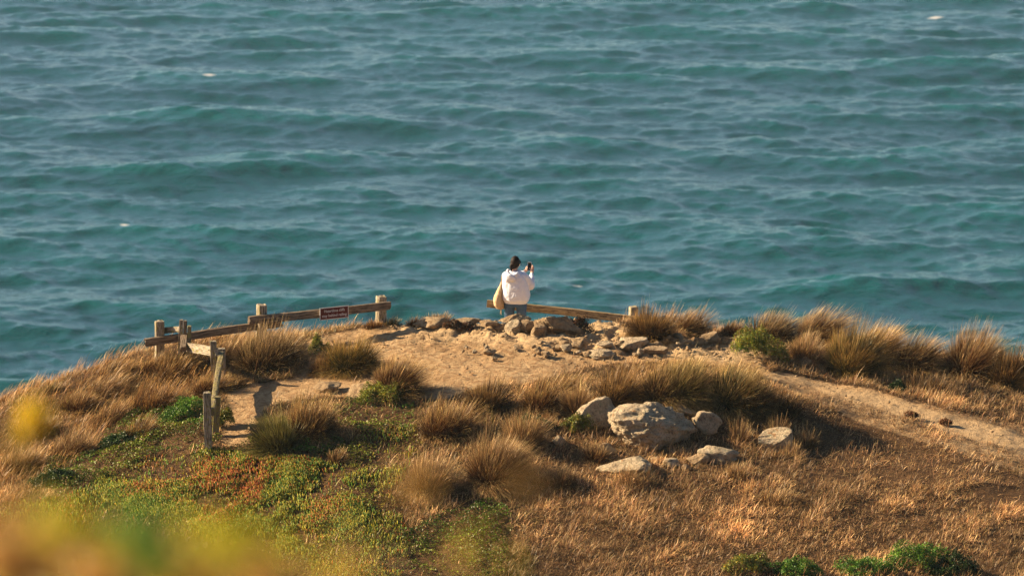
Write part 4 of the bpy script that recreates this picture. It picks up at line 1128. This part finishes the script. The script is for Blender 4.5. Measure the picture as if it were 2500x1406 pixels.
# ------------------------------------------------------------------ plants on the camera's own hillside, close enough to fall out of focus
def near_plant(px, py, Y, spread, n, cols, label, kind='leaf', cat='wild plant', name='wild_plant', size=0.012, stems=3, seedk=0):
    """a stem from the hillside up to the line of sight, with leaf or flower clusters round its top"""
    top = at(px, py, Y); gb = Vector((top.x + 0.02, top.y + 0.05, gz(top.x + 0.02, top.y + 0.05)))
    r = np.random.default_rng(int(px + py * 3 + 5000) + seedk)
    e = empty(name, gb); tag(e, label, cat, 'plants close to the camera on its own hillside')
    rel = np.array(top - gb)
    N = 14
    P = np.empty((stems, N, 3)); W = np.zeros_like(P); C_ = np.empty_like(P)
    for s in range(stems):
        t = np.linspace(0, 1, N)
        tip = rel + r.normal(0, spread * 0.4, 3) * np.array([1, 0.6, 0.6])
        bend = r.normal(0, 0.05, 3)
        P[s] = t[:, None] * tip[None] + (np.sin(t * 3.14))[:, None] * bend[None]
        W[s, :, 0] = 0.0022 * (1 - 0.6 * t); W[s, -1] = 0
        C_[s] = np.array([0.16, 0.13, 0.04])
    v, F, ST, T, c = ribbons(P, W, C_)
    mesh_np('stem', v, F, ST, T, M_BLADE, e, c)
    lf = kind in ('leaf', 'flower')
    if kind == 'leaf':
        Pp = rel + r.normal(0, 1, (n, 3)) * np.array([spread, spread * 0.6, spread * 0.8])
        cl = np.array(cols)[r.integers(0, len(cols), n)] * np.exp(r.normal(0, 0.2, (n, 1)))
        o = leaves('foliage', Pp, size * (0.6 + 0.8 * r.random(n)), cl, r, 0.2, 0.5); o.parent = e
    elif kind == 'flower':
        nf = max(4, n // 14); cen = rel + r.normal(0, 1, (nf, 3)) * np.array([spread, spread * 0.5, spread])
        Pp = np.repeat(cen, 14, 0) + r.normal(0, 0.006, (nf * 14, 3))
        cl = np.array(cols)[r.integers(0, len(cols), len(Pp))] * np.exp(r.normal(0, 0.12, (len(Pp), 1)))
        o = leaves('flowers', Pp, size * (0.7 + 0.5 * r.random(len(Pp))), cl, r, 0.2, 0.7); o.parent = e
    else:
        az = r.random(n) * 6.28; tilt = np.abs(r.normal(0.15, 0.22, n)); 
        bx = r.normal(0, spread, n); by = r.normal(0, spread * 0.6, n)
        Ht = rel[2] * (0.82 + 0.18 * r.random(n))
        base = np.stack([bx, by, np.zeros(n)], -1)
        c0 = vary(cols[0], n, 0.2, r); c1 = vary(cols[-1], n, 0.2, r)
        o = blades('blades', base, tilt * 0.4, az, Ht, np.full(n, 0.0045), c0 * 0.4, c0, c1, 0.1, (0.03, 0), 6, e, r)
    if lf: o.data.materials[0] = M_LEAF
    return e
BR = [(0.60, 0.27, 0.07), (0.75, 0.40, 0.11), (0.68, 0.36, 0.07)]
YG = [(0.55, 0.50, 0.03), (0.75, 0.58, 0.05), (0.36, 0.42, 0.03)]
GR = [(0.18, 0.34, 0.04), (0.32, 0.44, 0.05), (0.20, 0.36, 0.10)]
BR = [(0.50, 0.27, 0.07), (0.68, 0.42, 0.13), (0.60, 0.38, 0.09)]
near_plant(82, 1025, 5.2, 0.010, 300, [(0.80, 0.58, 0.02), (0.88, 0.68, 0.03)], 'yellow wildflower head out of focus at the left border', 'flower', 'wildflower', 'wildflower', 0.0055, 1)
near_plant(40, 1085, 4.2, 0.012, 36, [(0.30, 0.20, 0.03)], 'blurred olive sprig under the yellow flower head', 'leaf', size=0.007, stems=1)
near_plant(340, 1300, 2.7, 0.0085, 210, GR, 'blurred green leafy plant near the bottom left', 'leaf', size=0.007)
near_plant(400, 1370, 2.8, 0.009, 130, GR, 'blurred darker green sprig below the green leafy plant', 'leaf', size=0.007)
near_plant(190, 1300, 3.0, 0.009, 90, YG, 'blurred yellow green plant left of the green leafy one', 'leaf', size=0.007)
near_plant(575, 1335, 2.9, 0.010, 130, YG, 'blurred yellow green plant right of the green leafy one', 'leaf', size=0.007)
near_plant(470, 1420, 3.2, 0.022, 260, [BR[1], BR[2], YG[1]], 'blurred amber foliage along the bottom border, left of centre', 'leaf', size=0.008)
near_plant(40, 1370, 3.2, 0.020, 300, BR, 'blurred orange brown foliage in the bottom left corner', 'leaf', size=0.008)
near_plant(240, 1420, 3.3, 0.020, 260, BR, 'blurred brown foliage at the bottom, right of the corner clump', 'leaf', size=0.008)
near_plant(650, 1420, 3.0, 0.013, 160, BR, 'blurred amber foliage at the bottom, right end of the row', 'leaf', size=0.007)
near_plant(30, 1260, 3.0, 0.012, 60, BR, 'thin blurred brown sprig above the bottom left corner', 'leaf', size=0.006)
near_plant(120, 1330, 3.4, 0.016, 110, YG, 'blurred olive sprig between the corner clump and the yellow green plant', 'leaf', size=0.007)
near_plant(110, 1255, 3.4, 0.016, 60, YG, 'thin blurred yellow green sprig, highest at the bottom left', 'leaf', size=0.006, stems=2)
near_plant(300, 1360, 3.3, 0.020, 100, YG, 'blurred yellow green growth behind the green leafy plant', 'leaf', size=0.007, stems=2)
near_plant(480, 1320, 3.4, 0.020, 90, YG, 'sparse blurred yellow green sprig between the two leafy plants', 'leaf', size=0.006, stems=2)
near_plant(640, 1370, 3.4, 0.018, 80, YG, 'sparse blurred yellow green sprig at the right end of the near growth', 'leaf', size=0.006, stems=2)
near_plant(1010, 1190, 3.4, 0.010, 30, BR, 'faint blurred brown sprig before the soft tan tuft', 'leaf', size=0.006, stems=1)
near_plant(1290, 1175, 3.4, 0.009, 20, BR, 'faint blurred brown sprig before the slope right of the largest near tuft', 'leaf', size=0.006, stems=1)
near_plant(1150, 1340, 3.4, 0.018, 18, [YG[1], BR[1]], 'faint blurred yellowish sprig at the bottom centre', 'leaf', size=0.006, stems=1)
near_plant(830, 1400, 3.3, 0.018, 70, [YG[1], BR[1]], 'faint blurred amber sprig at the bottom, left of centre', 'leaf', size=0.006, stems=2)
# ------------------------------------------------------------------ sea air
def haze(dens):
    bm = bmesh.new(); bmesh.ops.create_cube(bm, size=1)
    for v in bm.verts: v.co = Vector((v.co.x * 34000, v.co.y * 34000, 30.0 if v.co.z > 0 else -2000.0))
    for v in bm.verts:
        if v.co.z < 0: v.co.z = -420.0
    m = bpy.data.materials.new('haze'); m.use_nodes = True; t = m.node_tree; t.nodes.clear()
    o_ = t.nodes.new('ShaderNodeOutputMaterial'); p = t.nodes.new('ShaderNodeVolumePrincipled')
    p.inputs['Color'].default_value = (0.62, 0.92, 1.0, 1); p.inputs['Density'].default_value = dens; p.inputs['Anisotropy'].default_value = 0.0
    t.links.new(p.outputs[0], o_.inputs['Volume'])
    o = obj_bm('haze', bm, m)
    tag(o, 'thin pale sea haze in the air over the water', None, kind='stuff')
haze(0.00014)
